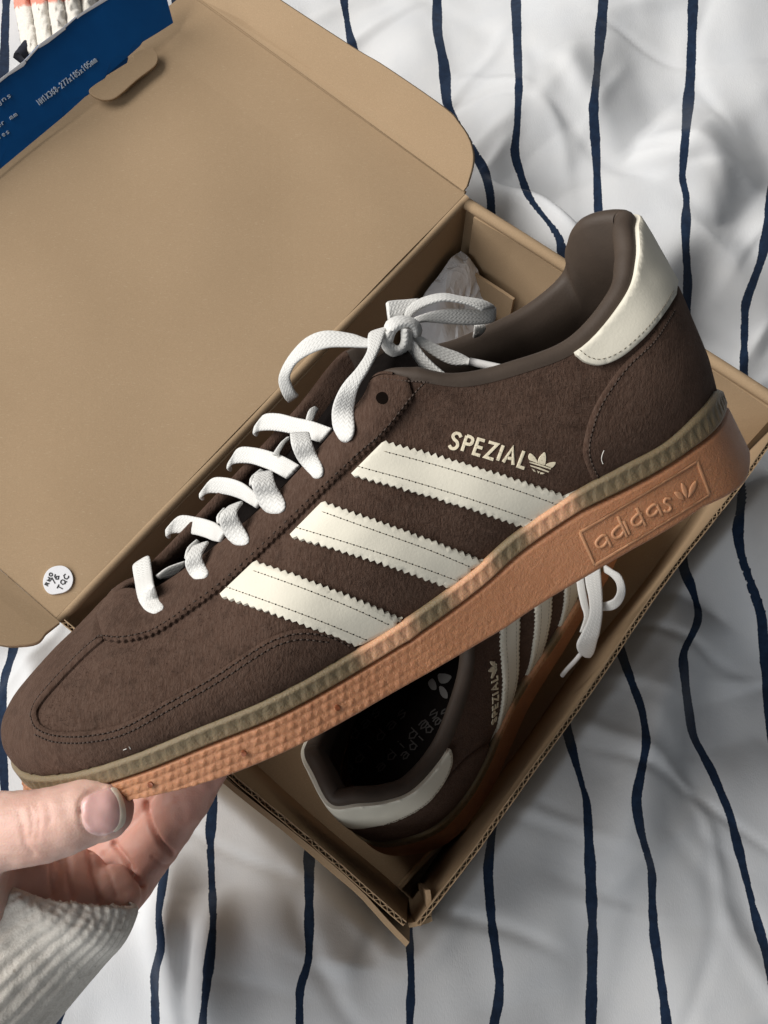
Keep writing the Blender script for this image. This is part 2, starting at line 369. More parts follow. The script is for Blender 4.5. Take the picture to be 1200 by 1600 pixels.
GLY = {'N': [[(0, 0), (0, 1), (1, 0), (1, 1)]], 'H': [[(0, 0), (0, 1)], [(1, 0), (1, 1)], [(0, .5), (1, .5)]], '1': [[(.2, .75), (.5, 1), (.5, 0)]], 'X': [[(0, 0), (1, 1)], [(0, 1), (1, 0)]], 'x': [[(0, 0), (.9, .65)], [(0, .65), (.9, 0)]],
       '3': [[(0, .9), (.5, 1), (1, .8), (.6, .52), (1, .25), (.5, 0), (0, .1)]], '6': [[(.9, .95), (.3, .8), (0, .3), (.4, 0), (1, .25), (.6, .55), (.05, .4)]], '8': [[(.5, .53), (.05, .78), (.5, 1), (.95, .78), (.5, .53), (0, .25), (.5, 0), (1, .25), (.52, .52)]],
       '-': [[(0, .45), (.9, .45)]], '2': [[(0, .8), (.5, 1), (1, .75), (0, 0), (1, 0)]], '7': [[(0, 1), (1, 1), (.4, 0)]], '5': [[(1, 1), (.1, 1), (.05, .55), (.6, .6), (1, .3), (.5, 0), (0, .1)]], '0': [[(.5, 0), (0, .4), (.1, .85), (.5, 1), (.9, .85), (1, .4), (.55, 0)]],
       'm': [[(0, 0), (0, .65)], [(0, .55), (.3, .65), (.5, .5), (.5, 0)], [(.5, .55), (.8, .65), (1, .5), (1, 0)]], 'a': [[(.1, .6), (.6, .65), (.9, .5), (.9, 0)], [(.85, .35), (.3, .38), (.05, .18), (.4, 0), (.85, .1)]], 'p': [[(0, -.35), (0, .65)], [(0, .55), (.6, .65), (1, .35), (.6, 0), (.05, .05)]],
       'e': [[(.1, .35), (.95, .35), (.8, .62), (.3, .62), (.05, .3), (.4, 0), (.9, .08)]], 'r': [[(0, 0), (0, .65)], [(0, .45), (.4, .65), (.8, .6)]], 'i': [[(.5, 0), (.5, .65)], [(.5, .85), (.5, .97)]], 'g': [[(.9, .62), (.9, -.2), (.5, -.36), (.1, -.25)], [(.88, .5), (.4, .66), (.05, .33), (.4, 0), (.85, .12)]],
       'n': [[(0, 0), (0, .65)], [(0, .5), (.5, .65), (.9, .5), (.9, 0)]], 's': [[(.9, .55), (.4, .65), (.1, .5), (.8, .2), (.5, 0), (.05, .08)]], 'd': [[(.9, 1), (.9, 0)], [(.88, .5), (.4, .66), (.05, .33), (.4, 0), (.85, .12)]], 'u': [[(0, .65), (.05, .1), (.5, 0), (.9, .15)], [(.9, .65), (.9, 0)]],
       'l': [[(.5, 1), (.5, 0)]], 'o': [[(.5, 0), (.05, .33), (.5, .65), (.95, .33), (.55, 0)]], 'T': [[(0, 1), (1, 1)], [(.5, 1), (.5, 0)]], 'Q': [[(.5, 0), (0, .4), (.1, .85), (.5, 1), (.9, .85), (1, .4), (.55, 0)], [(.6, .3), (1.05, -.1)]], 'C': [[(1, .85), (.5, 1), (.05, .6), (.1, .2), (.6, 0), (1, .15)]],
       'O': [[(.5, 0), (0, .4), (.1, .85), (.5, 1), (.9, .85), (1, .4), (.55, 0)]], 'D': [[(.05, 0), (.1, 1), (.7, .9), (1, .5), (.7, .08), (.06, 0)]], 'R': [[(0, 0), (.1, 1), (.8, .85), (.7, .5), (.08, .48)], [(.4, .48), (.95, 0)]], '.': [[(.4, 0), (.55, .12)]], ' ': []}
def textstrokes(t, p0, p1, hgt, wfrac=.66):
    p0, p1 = np.array(p0, float), np.array(p1, float); ax = (p1 - p0); L = np.linalg.norm(ax); ax /= L; upv = np.array([ax[1], -ax[0]]); adv = L / len(t); out = []
    for i, ch in enumerate(t):
        for s in GLY[ch]: out.append([tuple(p0 + ax * (adv * (i + .15 + x * wfrac)) + upv * (y * hgt)) for x, y in s])
    return out
def ball(c, r, ax=np.eye(3), n=16, k=24):
    V = []; 
    for i in range(n + 1):
        for j in range(k):
            a, b = math.pi * i / n, 2 * math.pi * j / k; q = np.array([math.sin(a) * math.cos(b) * r[0], math.sin(a) * math.sin(b) * r[1], math.cos(a) * r[2]]); V.append(np.asarray(c) + ax @ q)
    return np.array(V), [[i * k + j, i * k + (j + 1) % k, (i + 1) * k + (j + 1) % k, (i + 1) * k + j] for i in range(n) for j in range(k)]
class Wob:
    def __init__(s, seed, wl, n=14):
        r = np.random.default_rng(seed); d = r.normal(size=(n, 3)); d /= np.linalg.norm(d, axis=1)[:, None]
        s.k = d * (2 * math.pi / (wl * r.uniform(0.6, 1.6, n)))[:, None]; s.p = r.uniform(0, 6.28, n); s.n = n
    def __call__(s, X): return np.sin(np.asarray(X) @ s.k.T + s.p).sum(-1) / math.sqrt(s.n / 2)

# ==================================================================== SETTING: bed cover
STRIPES = [  # (y, x) down the picture
 [(0, -125), (400, -140), (900, -120), (1300, -90), (1600, -60)],
 [(0, 10), (40, 8), (400, 0), (1015, 22), (1060, 6), (1130, 2), (1250, 8), (1450, 60), (1560, 103), (1600, 88)],
 [(0, 140), (500, 170), (1000, 210), (1300, 262), (1360, 257), (1430, 247), (1480, 253), (1520, 241), (1600, 243)],
 [(0, 275), (500, 300), (1100, 335), (1250, 333), (1310, 328), (1400, 332), (1450, 333), (1520, 325), (1600, 316)],
 [(0, 405), (500, 430), (1200, 482), (1350, 483), (1500, 483), (1545, 468), (1600, 468)],
 [(0, 537), (50, 545), (78, 553), (700, 610), (1475, 640), (1530, 643), (1600, 640)],
 [(0, 683), (50, 683), (100, 694), (165, 698), (265, 757), (305, 767), (800, 775), (1290, 770), (1360, 762), (1440, 768), (1530, 781), (1570, 779), (1600, 771)],
 [(0, 806), (60, 808), (130, 811), (200, 808), (240, 803), (290, 819), (315, 829), (365, 873), (390, 879), (800, 885), (1130, 883), (1190, 899), (1250, 917), (1350, 922), (1450, 926), (1520, 925), (1600, 923)],
 [(0, 943), (100, 934), (170, 927), (250, 932), (335, 935), (700, 950), (1005, 965), (1060, 985), (1110, 1004), (1160, 1011), (1250, 993), (1300, 1001), (1360, 1019), (1410, 1019), (1460, 1022), (1540, 1034), (1600, 1042)],
 [(0, 1083), (120, 1079), (200, 1072), (285, 1065), (300, 1073), (380, 1071), (440, 1075), (700, 1060), (880, 1065), (930, 1085), (960, 1093), (980, 1088), (1020, 1066), (1080, 1072), (1150, 1082), (1200, 1110), (1270, 1140), (1350, 1160), (1430, 1180), (1500, 1200), (1600, 1215)],
 [(0, 1222), (250, 1212), (330, 1201), (400, 1192), (475, 1164), (700, 1160), (790, 1158), (830, 1152), (870, 1158), (960, 1190), (1050, 1196), (1120, 1201), (1250, 1225), (1600, 1330)],
 [(0, 1350), (1600, 1450)], [(0, 1490), (1600, 1590)]]
def _smooth(q):
    y = np.arange(-60, 1661, 4.0); x = np.interp(y, [a for a, b in q], [b for a, b in q]); k = np.exp(-(np.arange(-8, 9) / 3.2) ** 2); k /= k.sum()
    return np.stack([y, np.convolve(np.pad(x, 8, 'edge'), k, 'valid')], 1)
STRIPES = [_smooth(q) for q in STRIPES]
def stripe_coord(px):
    x = px[:, 0]; y = np.clip(px[:, 1], 0, 1600); S = np.stack([np.interp(y, [q[0] for q in s], [q[1] for q in s]) for s in STRIPES], 1)
    U = np.empty(len(x)); W = np.empty(len(x)); n = len(STRIPES)
    idx = np.clip((x[:, None] > S).sum(1) - 1, 0, n - 2); r = np.arange(len(x)); a = S[r, idx]; b = S[r, idx + 1]
    U = idx + (x - a) / (b - a); W = 7.0 / np.clip(b - a, 30, 400); return U, W, y
def build_duvet():
    st = 1.8; xs = np.arange(-400, 401, st); ys = np.arange(-190, 720, st); X, Y = np.meshgrid(xs, ys, indexing='ij')
    w1 = Wob(11, 260); w2 = Wob(12, 90); w3 = Wob(13, 38); Q = np.stack([X, Y, 0 * X], -1)
    Z = 22 + 5 * w1(Q) + 3.2 * w2(Q) + 0.55 * w3(Q)
    rw = np.random.default_rng(77); XY = np.stack([X, Y], -1)
    for i in range(9):                                                     # small pressed wrinkles
        a = rw.uniform(0, math.pi); kx = np.array([math.cos(a), math.sin(a)]) * 2 * math.pi / rw.uniform(70, 150)
        ph = XY @ kx + 1.3 * Wob(200 + i, 120)(Q) * .5 + rw.uniform(0, 6); mk = np.clip(Wob(300 + i, 170)(Q) - .1, 0, 1.2)
        Z += rw.uniform(.7, 1.7) * mk * np.exp(-(np.sin(ph / 2) / rw.uniform(.10, .22)) ** 2) * rw.choice([1, 1, -1])
    sm = lambda a: 1 / (1 + np.exp(-a))
    Z += 52 * sm((Y - 260) / 45) * sm((X - 20) / 40)                       # cover bunched up behind the box
    Z += 18 * sm((Y - 330) / 60)
    def fold(pts, h, sg, zz=20, sharp=None):
        """a fold along a polyline; sharp = width on the right-hand side when it is steeper there"""
        p = np.array([onplane(x, y, zz)[:2] for x, y in cr(pts, 10)]); q = np.stack([X.ravel(), Y.ravel()], 1)
        best = np.full(len(q), 1e9); side = np.zeros(len(q)); n = len(p); tt = np.zeros(len(q))
        for i in range(n - 1):
            ab = p[i + 1] - p[i]; L = ab @ ab + 1e-9; t = np.clip(((q - p[i]) @ ab) / L, 0, 1); dv = q - p[i] - t[:, None] * ab
            d = np.linalg.norm(dv, axis=1); mk = d < best; best[mk] = d[mk]; side[mk] = (ab[0] * dv[:, 1] - ab[1] * dv[:, 0])[mk]; tt[mk] = (i + t[mk]) / (n - 1)
        s = np.where(side > 0, sg, sharp if sharp else sg); e = np.sin(np.clip(tt, 0.0, 1) * math.pi)
        return (h * np.exp(-(best / s) ** 2) * e ** .8).reshape(X.shape)
    Z += fold([(255, 1330), (262, 1420), (275, 1500), (300, 1640)], 15, 13, sharp=7)
    Z += fold([(298, 1400), (303, 1480), (309, 1560), (312, 1680)], -11, 6)
    Z += fold([(335, 1390), (340, 1450), (330, 1600)], 9, 9, sharp=22)
    Z += fold([(1175, 730), (1165, 800), (1162, 872), (1192, 950), (1240, 1060)], 26, 9, sharp=40)
    Z += fold([(1110, 800), (1135, 880), (1170, 970), (1185, 1060)], -12, 26)
    Z += fold([(1105, 960), (1080, 1010), (1040, 1090), (1015, 1170), (985, 1270), (950, 1400)], 20, 13, sharp=26)
    Z += fold([(960, 1060), (920, 1180), (890, 1290)], -10, 26)
    Z += fold([(990, 240), (1040, 270), (1070, 288), (1135, 340)], 16, 30, 80, sharp=7)
    Z += fold([(1040, 480), (1095, 437), (1130, 455), (1210, 495)], -26, 10, 70, sharp=24)
    Z += fold([(1110, 400), (1140, 360), (1150, 320)], -10, 16, 70)
    Z += fold([(735, 255), (800, 300), (850, 340), (905, 395), (960, 420)], 36, 16, 80, sharp=13)
    Z += fold([(770, 235), (830, 290), (890, 345), (950, 400)], -24, 16, 80)
    Z += fold([(545, 40), (590, 110), (660, 190)], -12, 22, 60)
    Z += fold([(640, -10), (690, 110), (745, 230)], -8, 28, 70)
    Z += fold([(600, 10), (650, 90), (700, 170)], 9, 26, 70)
    Z += fold([(880, -20), (870, 90), (850, 200), (870, 300)], 9, 40, 70)
    Z += fold([(1010, -20), (1000, 150), (985, 300)], -7, 34, 70)
    Z += fold([(590, 1400), (570, 1450), (560, 1500)], -7, 9, sharp=16)
    Z += fold([(480, 1330), (440, 1420), (410, 1530)], 5, 30)
    Z += fold([(830, 1290), (800, 1400), (830, 1560)], 6, 34)
    Z += fold([(960, 1420), (950, 1520), (960, 1640)], -6, 24)
    Z += fold([(1080, 1180), (1120, 1300), (1130, 1450)], 5, 40)
    Z += fold([(30, 1000), (45, 1070), (20, 1160)], 9, 14)
    def step(pts, h, w, L, zz=20, left=False):
        """one layer of cloth lying over the next: steep edge, soft back"""
        p = np.array([onplane(x, y, zz)[:2] for x, y in cr(pts, 10)]); q = np.stack([X.ravel(), Y.ravel()], 1); best = np.full(len(q), 1e9); sd = np.zeros(len(q)); tt = np.zeros(len(q)); n = len(p)
        near = (q[:, 0] > p[:, 0].min() - 130) & (q[:, 0] < p[:, 0].max() + 130) & (q[:, 1] > p[:, 1].min() - 130) & (q[:, 1] < p[:, 1].max() + 130); qn = q[near]; b = best[near]; s_ = sd[near]; t_ = tt[near]
        for i in range(n - 1):
            ab = p[i + 1] - p[i]; Ln = ab @ ab + 1e-9; t = np.clip(((qn - p[i]) @ ab) / Ln, 0, 1); dv = qn - p[i] - t[:, None] * ab; d = np.linalg.norm(dv, axis=1); mk = d < b; b[mk] = d[mk]
            s_[mk] = (np.sign(ab[0] * dv[:, 1] - ab[1] * dv[:, 0]) * d)[mk]; t_[mk] = (i + t[mk]) / (n - 1)
        if left: s_ = -s_
        v = h * (1 / (1 + np.exp(np.clip(s_ / w, -40, 40)))) * np.exp(-(np.maximum(0, -s_) / L) ** 2) * np.sin(np.clip(t_, 0, 1) * math.pi) ** .8
        r = np.zeros(len(q)); r[near] = v; return r.reshape(X.shape)
    Z += step([(1010, 520), (1050, 470), (1095, 437), (1135, 455), (1230, 505)], 17, 2.0, 46, 75, True)
    Z += step([(985, 232), (1030, 262), (1070, 290), (1105, 322), (1140, 350)], 9, 2.0, 36, 75, True)
    Z += step([(1170, 740), (1158, 800), (1163, 872), (1192, 950), (1240, 1050)], 17, 2.2, 50, 25, True)
    Z += step([(1110, 960), (1080, 1010), (1040, 1090), (1012, 1170), (985, 1270), (955, 1380)], 9, 2.4, 26, 25)
    Z += step([(258, 1290), (266, 1370), (272, 1440), (285, 1510), (302, 1600), (320, 1700)], 10, 1.9, 15, 20, True)
    Z += step([(345, 1380), (332, 1440), (320, 1520), (308, 1600), (300, 1680)], 9, 1.9, 24, 20, True)
    Z += step([(600, 1380), (585, 1440), (563, 1485), (545, 1530)], 6, 2.0, 26, 20)
    Z += step([(735, 235), (800, 300), (850, 340), (900, 385), (960, 440)], 12, 2.0, 22, 75)
    Z += step([(690, 120), (735, 200), (790, 270)], 6, 2.2, 40, 70, True)
    Z += step([(850, 120), (900, 200), (960, 260)], 5, 2.4, 40, 70, True)
    Z += step([(900, 1060), (870, 1160), (830, 1250)], 5, 2.4, 30, 20, True)
    Z += step([(1190, 1150), (1130, 1210), (1080, 1300)], 5, 2.4, 36, 20, True)
    Z += step([(20, 1010), (50, 1070), (40, 1150)], 6, 2.0, 20, 20, True)
    # the box presses the cover flat
    b = (np.stack([X, Y, np.full_like(X, 0.0)], -1) - np.array([0, 0, CAMH])) @ MW - TB; b = b @ RB
    dx = np.maximum(np.maximum(-b[..., 0], b[..., 0] - BOXL), 0); dy = np.maximum(np.maximum(-b[..., 1], b[..., 1] - BOXW), 0); dd = np.hypot(dx, dy)
    inside = np.clip(1 - dd / 16, 0, 1); inside = inside * inside * (3 - 2 * inside)
    Z = Z * (1 - inside) + (-3.0) * inside
    lidd = np.maximum(np.maximum(-b[..., 0], b[..., 0] - BOXL), np.maximum(b[..., 1] - 340, 190 - b[..., 1]))
    Z = np.minimum(Z, 76 + 60 * np.clip(lidd / 30, 0, 3))
    V = np.stack([X, Y, Z], -1).reshape(-1, 3)
    U, W, yy = stripe_coord(w2px(V))
    o = mesh('duvet', V, gridfaces(len(xs), len(ys)), CLOTH, attrs={'stripe_half': W}, uv=np.stack([U, yy / 110], 1))
    o['label'] = 'rumpled white cotton duvet cover with uneven navy stripes under the box'; o['category'] = 'duvet cover'; return o
build_duvet()
# mattress under the cover
def build_mattress():
    x0, x1, y0, y1, z0, z1, r = -560, 560, -330, 880, -160, -6, 22
    V = []; n = 40
    for (z, ins) in ((z0, r), (z0 + r * .3, r * .3), (z0 + r, 0), (z1 - r, 0), (z1 - r * .3, r * .3), (z1, r)):
        for i in range(n):
            a = 2 * math.pi * i / n; c, s = math.cos(a), math.sin(a); k = 0.12
            V.append(((x0 + x1) / 2 + np.sign(c) * abs(c) ** k * ((x1 - x0) / 2 - ins), (y0 + y1) / 2 + np.sign(s) * abs(s) ** k * ((y1 - y0) / 2 - ins), z))
    Fs = [[i * n + j, i * n + (j + 1) % n, (i + 1) * n + (j + 1) % n, (i + 1) * n + j] for i in range(5) for j in range(n)]
    Fs += [list(range(n))[::-1], list(range(5 * n, 6 * n))]
    o = mesh('mattress', V, Fs, WHITEP); o['kind'] = 'structure'
build_mattress()

# ==================================================================== SHOE (local mm: x toe->heel, y outer side, z up)
TH, TAU = math.radians(28), math.radians(19)
_u = np.array([-math.sin(TH), -math.cos(TH), 0]); _w = np.array([0, 0, -1.0])
EZ = math.cos(TAU) * _u + math.sin(TAU) * _w; EL = math.cos(TAU) * _w - math.sin(TAU) * _u; EX = np.array([math.cos(TH), -math.sin(TH), 0])
SR = np.stack([EX, EL, EZ], 1); SO = np.array([0, (1000 - 800) / FOC, 1.0]) * 290
def loc2w(X): return c2w(np.asarray(X, float) @ SR.T + SO)
RO = -SR.T @ SO
def rloc(x, y): return SR.T @ np.array([(x - 600) / FOC, (y - 800) / FOC, 1.0])
def hy(x, y, yl):
    """picture ray -> shoe frame, where it meets the plane y = yl"""
    d = rloc(x, y); return RO + d * ((yl - RO[1]) / d[1])
# feather line F, top line T per station (30 stations round the shoe, 0 = heel back, 1.. outer side, 15 = toe, .. inner side)
h = hy
ST_F = [(128.3, 0, 22.5), h(1110, 617, 13), h(1088, 645, 24), h(1035, 693, 30), h(965, 731, 32.5), h(885, 776, 33), h(800, 835, 33.5), h(735, 892, 35.5),
        h(650, 955, 39), h(560, 1012, 42), h(430, 1085, 46.5), h(310, 1135, 46), h(205, 1178, 42), h(120, 1203, 34), h(52, 1206, 20),
        (-121, 2, 0)]
ST_F[15] = (-116.5, 2, ST_F[14][2] + 0.8)
zx = np.array([[p[0], p[2]] for p in ST_F]); zx = zx[np.argsort(zx[:, 0])]
zf = lambda x: float(np.interp(x, zx[:, 0], zx[:, 1]))
for x, y in ((-113, -16), (-98, -30), (-76, -39), (-50, -42), (-25, -39), (0, -33.5), (20, -30.5), (36, -29.5), (50, -29), (66, -30), (85, -31), (103, -30), (116.5, -24), (125.5, -13)):
    ST_F.append((x, y, zf(x)))
ST_T = [h(987, 337, 0), h(990, 358, 9), h(991, 405, 17), h(974, 462, 23), h(905, 543, 26.5), h(810, 582, 27), h(725, 601, 26), h(655, 593, 23.5),
        h(594, 586, 18.5), h(563, 634, 15.5), h(420, 792, 13), h(256, 918, 8), (-62, 0, 0), (-75, -1, 0), (-86, -2, 0), (-93, -2, 0)]
R1 = h(205, 905, -4); R2 = h(150, 962, -5); R3 = h(100, 1002, -8); R4 = h(70, 1035, -8)
rx = [R4[0], R3[0], R2[0], R1[0]]; rz = [R4[2], R3[2], R2[2], R1[2]]
for i in (12, 13, 14, 15):
    x = ST_T[i][0]; ST_T[i] = (x, ST_T[i][1], float(np.interp(x, rx, rz)) - 0.5)
far = [h(222, 906, -8), h(357, 763, -13), h(461, 648, -16), h(515, 586, -17), h(536, 556, -17)]
ST_T += [ST_T[14], ST_T[13], ST_T[12], far[0], far[1], far[2], far[4] + np.array([0, 0, 0]), h(580, 556, -21), h(690, 548, -25), h(760, 521, -26.5), h(826, 487, -27), h(882, 438, -25.5), h(900, 385, -20), h(928, 347, -11)]
ST_F = np.array([tuple(p) for p in ST_F]); ST_T = np.array([tuple(p) for p in ST_T])
assert len(ST_F) == 30 and len(ST_T) == 30, (len(ST_F), len(ST_T))
tn = np.roll(ST_F, -1, 0) - np.roll(ST_F, 1, 0); ST_O = np.stack([-tn[:, 1], tn[:, 0], 0 * tn[:, 0]], 1)
ST_O /= np.linalg.norm(ST_O, axis=1)[:, None]
if ST_O[0][0] < 0: ST_O = -ST_O
# tangents
ST_A = np.zeros((30, 3)); ST_B = np.zeros((30, 3))
for i in range(30):
    k = i if i <= 15 else 30 - i; H = ST_T[i][2] - ST_F[i][2]; o = ST_O[i]; hz = ST_T[i][:2] - ST_F[i][:2]; hd = np.linalg.norm(hz)
    if k <= 7: ST_A[i] = (0, 0, H * .36); ST_A[i] += o * 3.2; ST_B[i] = o * 3.0; ST_B[i] += (0, 0, -H * .33)
    elif k <= 11:
        f = (k - 7) / 4; ST_A[i] = o * 3.4; ST_A[i] += (0, 0, H * (.36 + .14 * f))
        out = np.array([-hz[0], -hz[1], 0]) / hd; ST_B[i] = out * hd * (.16 + .30 * f); ST_B[i] += (0, 0, -H * (.30 - .22 * f))
    else:
        ST_A[i] = o * (3.2 if k < 14 else 2.0); ST_A[i] += (0, 0, H * (.58 if k < 14 else .64)); out = np.array([-hz[0], -hz[1], 0]) / hd
        ST_B[i] = out * hd * .52; ST_B[i][2] = ST_B[i][0] * 0.30 - 0.5
NS, NTT = 720, 96
def per(A, n=NS // 30):
    return cr(A, n, closed=True)
cF, cT, cA, cB = per(ST_F), per(ST_T), per(ST_A), per(ST_B)
tt = np.linspace(0, 1, NTT)[None, :, None]
P0, P1, P2, P3 = cF[:, None], (cF + cA)[:, None], (cT + cB)[:, None], cT[:, None]
G = P0 * (1 - tt) ** 3 + 3 * P1 * tt * (1 - tt) ** 2 + 3 * P2 * tt ** 2 * (1 - tt) + P3 * tt ** 3
du = np.roll(G, -1, 0) - np.roll(G, 1, 0); dv = np.gradient(G, axis=1); GN = np.cross(dv, du); GN /= np.linalg.norm(GN, axis=2)[..., None] + 1e-9
cen = np.array([0, 0, 35.0])
if (GN[60, 40] @ np.array([0, 1, 0])) < 0: GN = -GN
for i in range(NS):                                    # the fan's pole: take normals from just below the ridge
    bad = np.linalg.norm(du[i], axis=1) < 0.25
    if bad.any():
        j = np.argmax(bad); GN[i, j:] = GN[i, max(0, j - 1)]
_wb = Wob(5, 34); _wb2 = Wob(6, 12)
G = G + GN * ((0.30 * _wb(G) + 0.07 * _wb2(G)) * np.sin(np.pi * np.linspace(0, 1, NTT)) ** 0.5)[..., None]
KS, KT = 20.0, 46.0
def surf(p):
    """(s*KS, t*KT) -> position, normal on the upper"""
    s = (np.asarray(p)[:, 0] / KS * (NS / 30)) % NS; t = np.clip(np.asarray(p)[:, 1] / KT, 0, 1) * (NTT - 1)
    i = np.floor(s).astype(int) % NS; j = np.clip(np.floor(t).astype(int), 0, NTT - 2); a = (s - np.floor(s))[:, None]; b = (t - j)[:, None]; i2 = (i + 1) % NS
    f = lambda M: M[i, j] * (1 - a) * (1 - b) + M[i2, j] * a * (1 - b) + M[i, j + 1] * (1 - a) * b + M[i2, j + 1] * a * b
    n = f(GN); return f(G), n / (np.linalg.norm(n, axis=1)[:, None] + 1e-9)
GF = gridfaces(NS, NTT, closed=True)
UP_BVH = BVHTree.FromPolygons([Vector(v) for v in G.reshape(-1, 3)], GF)
def px2st(pts):
    out = []
    for x, y in pts:
        d = rloc(x, y); d /= np.linalg.norm(d); hit = UP_BVH.ray_cast(Vector(RO), Vector(d))
        if hit[0] is None:
            nr = None; tcl = UP_BVH.find_nearest(Vector(RO + d * (-(RO @ d)))); hit = tcl
        fi = hit[2]; i, j = divmod(fi, NTT - 1); p = np.array(hit[0]); q = G[i, j]; e1 = G[(i + 1) % NS, j] - q; e2 = G[i, j + 1] - q
        M = np.stack([e1, e2], 1); ab = np.linalg.lstsq(M, p - q, rcond=None)[0]
        out.append(((i + np.clip(ab[0], 0, 1)) / (NS / 30) * KS, (j + np.clip(ab[1], 0, 1)) / (NTT - 1) * KT))
    return np.array(out)
def heelwrap(p): return np.stack([np.maximum((p[:, 0] + 300) % 600 - 300, 0.05), p[:, 1]], 1)
def pxmap(pts):
    return surf(px2st(pts))
def mir(p):                                             # station mirror: outer -> inner side
    p = np.asarray(p, float); return np.stack([30 * KS - p[:, 0], p[:, 1]], 1)

PARTS = []                                              # (name, V, F, mat, parentname, options)
def part(name, V, Fs, mat, sub=None, **kw): PARTS.append([name, np.asarray(V), Fs, mat, sub, kw])

# upper body with a skirt that goes down inside the sole
SK = np.concatenate([(cF + np.array([0, 0, -7.0]))[:, None], G], 1)
part('upper', SK.reshape(-1, 3), gridfaces(NS, NTT + 1, closed=True), SUEDE)

def wavy(pl, pitch, amp, kind='tri', side=1, ph=0.0):
    r = resample(cr(pl, 8) if len(pl) > 2 else np.asarray(pl, float), pitch / (2 if kind == 'tri' else 8)); t = np.gradient(r, axis=0); t /= np.linalg.norm(t, axis=1)[:, None]; n = np.stack([t[:, 1], -t[:, 0]], 1) * side
    i = np.arange(len(r))
    a = np.where(i % 2 == 0, 0, 1.0) if kind == 'tri' else 0.5 + 0.5 * np.sin(i / 8 * 2 * math.pi + ph)
    a = a + (RNG.normal(size=len(r)) * 0.10 if kind == 'tri' else 0)
    return r + n * (a * amp)[:, None]
def stitch_row(pts, mapf, pitch, ln, w, off, frac=1.0):
    r = resample(np.asarray(pts, float), pitch); pos, nor = mapf(r); d = np.gradient(pos, axis=0); return pos + nor * off, d, nor
# ---- toe overlay (T shaped), in station space
arm_px = [(556, 1011), (545, 1000), (510, 986), (468, 983), (430, 993), (395, 1013), (330, 1056), (262, 1094), (195, 1129), (140, 1142), (95, 1143), (68, 1134), (60, 1117), (66, 1101), (85, 1078), (112, 1049), (140, 1021), (163, 1002)]
arm = px2st(cr(arm_px, 6)); arm = np.concatenate([arm])
sR = 12.9 * KS
lat = np.concatenate([[[arm[0][0], 0.0]], arm, [[12.7 * KS, KT]]])
med = mir(lat)[::-1]
toe_poly = np.concatenate([lat, med]); toe_poly = np.concatenate([toe_poly, np.stack([np.linspace(med[-1][0], lat[0][0], 40)[1:-1], np.zeros(38)], 1)])
part('toe_overlay', *patch(toe_poly, surf, 1.5, 2.0, rim=0.9), SUEDE)
# ---- eyestay with pinked edge
eye_px = [(165, 1003), (190, 1006), (222, 1001), (250, 991), (300, 958), (360, 913), (430, 848), (500, 779), (560, 722), (604, 680), (645, 628), (668, 600)]
eyl = px2st(wavy(eye_px, 11, 3.2, 'sin')); eyl = resample(eyl, 0.5)
eyl = eyl[eyl[:, 0] > 7.3 * KS]
def eyestay_poly(e):
    top = np.stack([np.linspace(7.25 * KS, 12.75 * KS, 90), np.full(90, KT)], 1)
    return np.concatenate([e, top])
ep = eyestay_poly(eyl)
v1, f1 = patch(ep, surf, 1.5, 2.0, rim=0.8, lift=0.25); v2, f2 = patch(mir(ep), surf, 1.5, 2.0, rim=0.8, lift=0.25)
vv, ff, _ = joinmesh([(v1, f1), (v2, f2)]); part('eyestay', vv, ff, SUEDE)
# inner face of the eyestay edges, so the facings have thickness
def facing(s0, s1):
    s = np.linspace(s0, s1, 120); a, n = surf(np.stack([s * KS, np.full(120, KT)], 1)); b, nb = surf(np.stack([s * KS, np.full(120, KT * .62)], 1))
    rows = [a + n * 1.6, a + n * 0.9 + (a - b) / np.linalg.norm(a - b, axis=1)[:, None] * 0.7, a - n * 1.6, b - n * 2.6]
    return np.stack(rows, 1).reshape(-1, 3), gridfaces(120, 4)
vv, ff, _ = joinmesh([facing(7.6, 11.95), facing(18.05, 22.4)]); part('eyestay_backing', vv, ff, SUEDE)
# ---- heel counter and heel tab
cnt_px = [(929, 756), (914, 722), (911, 700), (916, 672), (933, 627), (972, 571), (1012, 531), (1042, 484)]
cnt = heelwrap(px2st(cr(cnt_px, 6))); half = np.concatenate([[[cnt[0][0], 0]], cnt, [[0.0, cnt[-1][1]]]])
cpoly = np.concatenate([half, (half * [-1, 1])[::-1][1:], np.stack([np.linspace(-half[0][0], half[0][0], 60)[1:-1], np.zeros(58)], 1)])
part('heel_counter', *patch(cpoly, surf, 1.1, 2.0, rim=0.8), SUEDE)
tab_px = [(899, 556), (914, 567), (938, 571), (970, 558), (1006, 526), (1034, 490), (1050, 464)]
tab = heelwrap(px2st(cr(tab_px, 6))); s0 = tab[0][0]
half = np.concatenate([[[s0, KT * .992]], tab, [[0.0, tab[-1][1] + 0.2]]])
tpoly = np.concatenate([half, (half * [-1, 1])[::-1][1:], np.stack([np.linspace(-s0, s0, 60)[1:-1], np.full(58, KT * .992)], 1)])
part('heel_tab', *patch(tpoly, surf, 1.6, 1.8, rim=0.6, edge=.75, lift=0.2), CREAM)
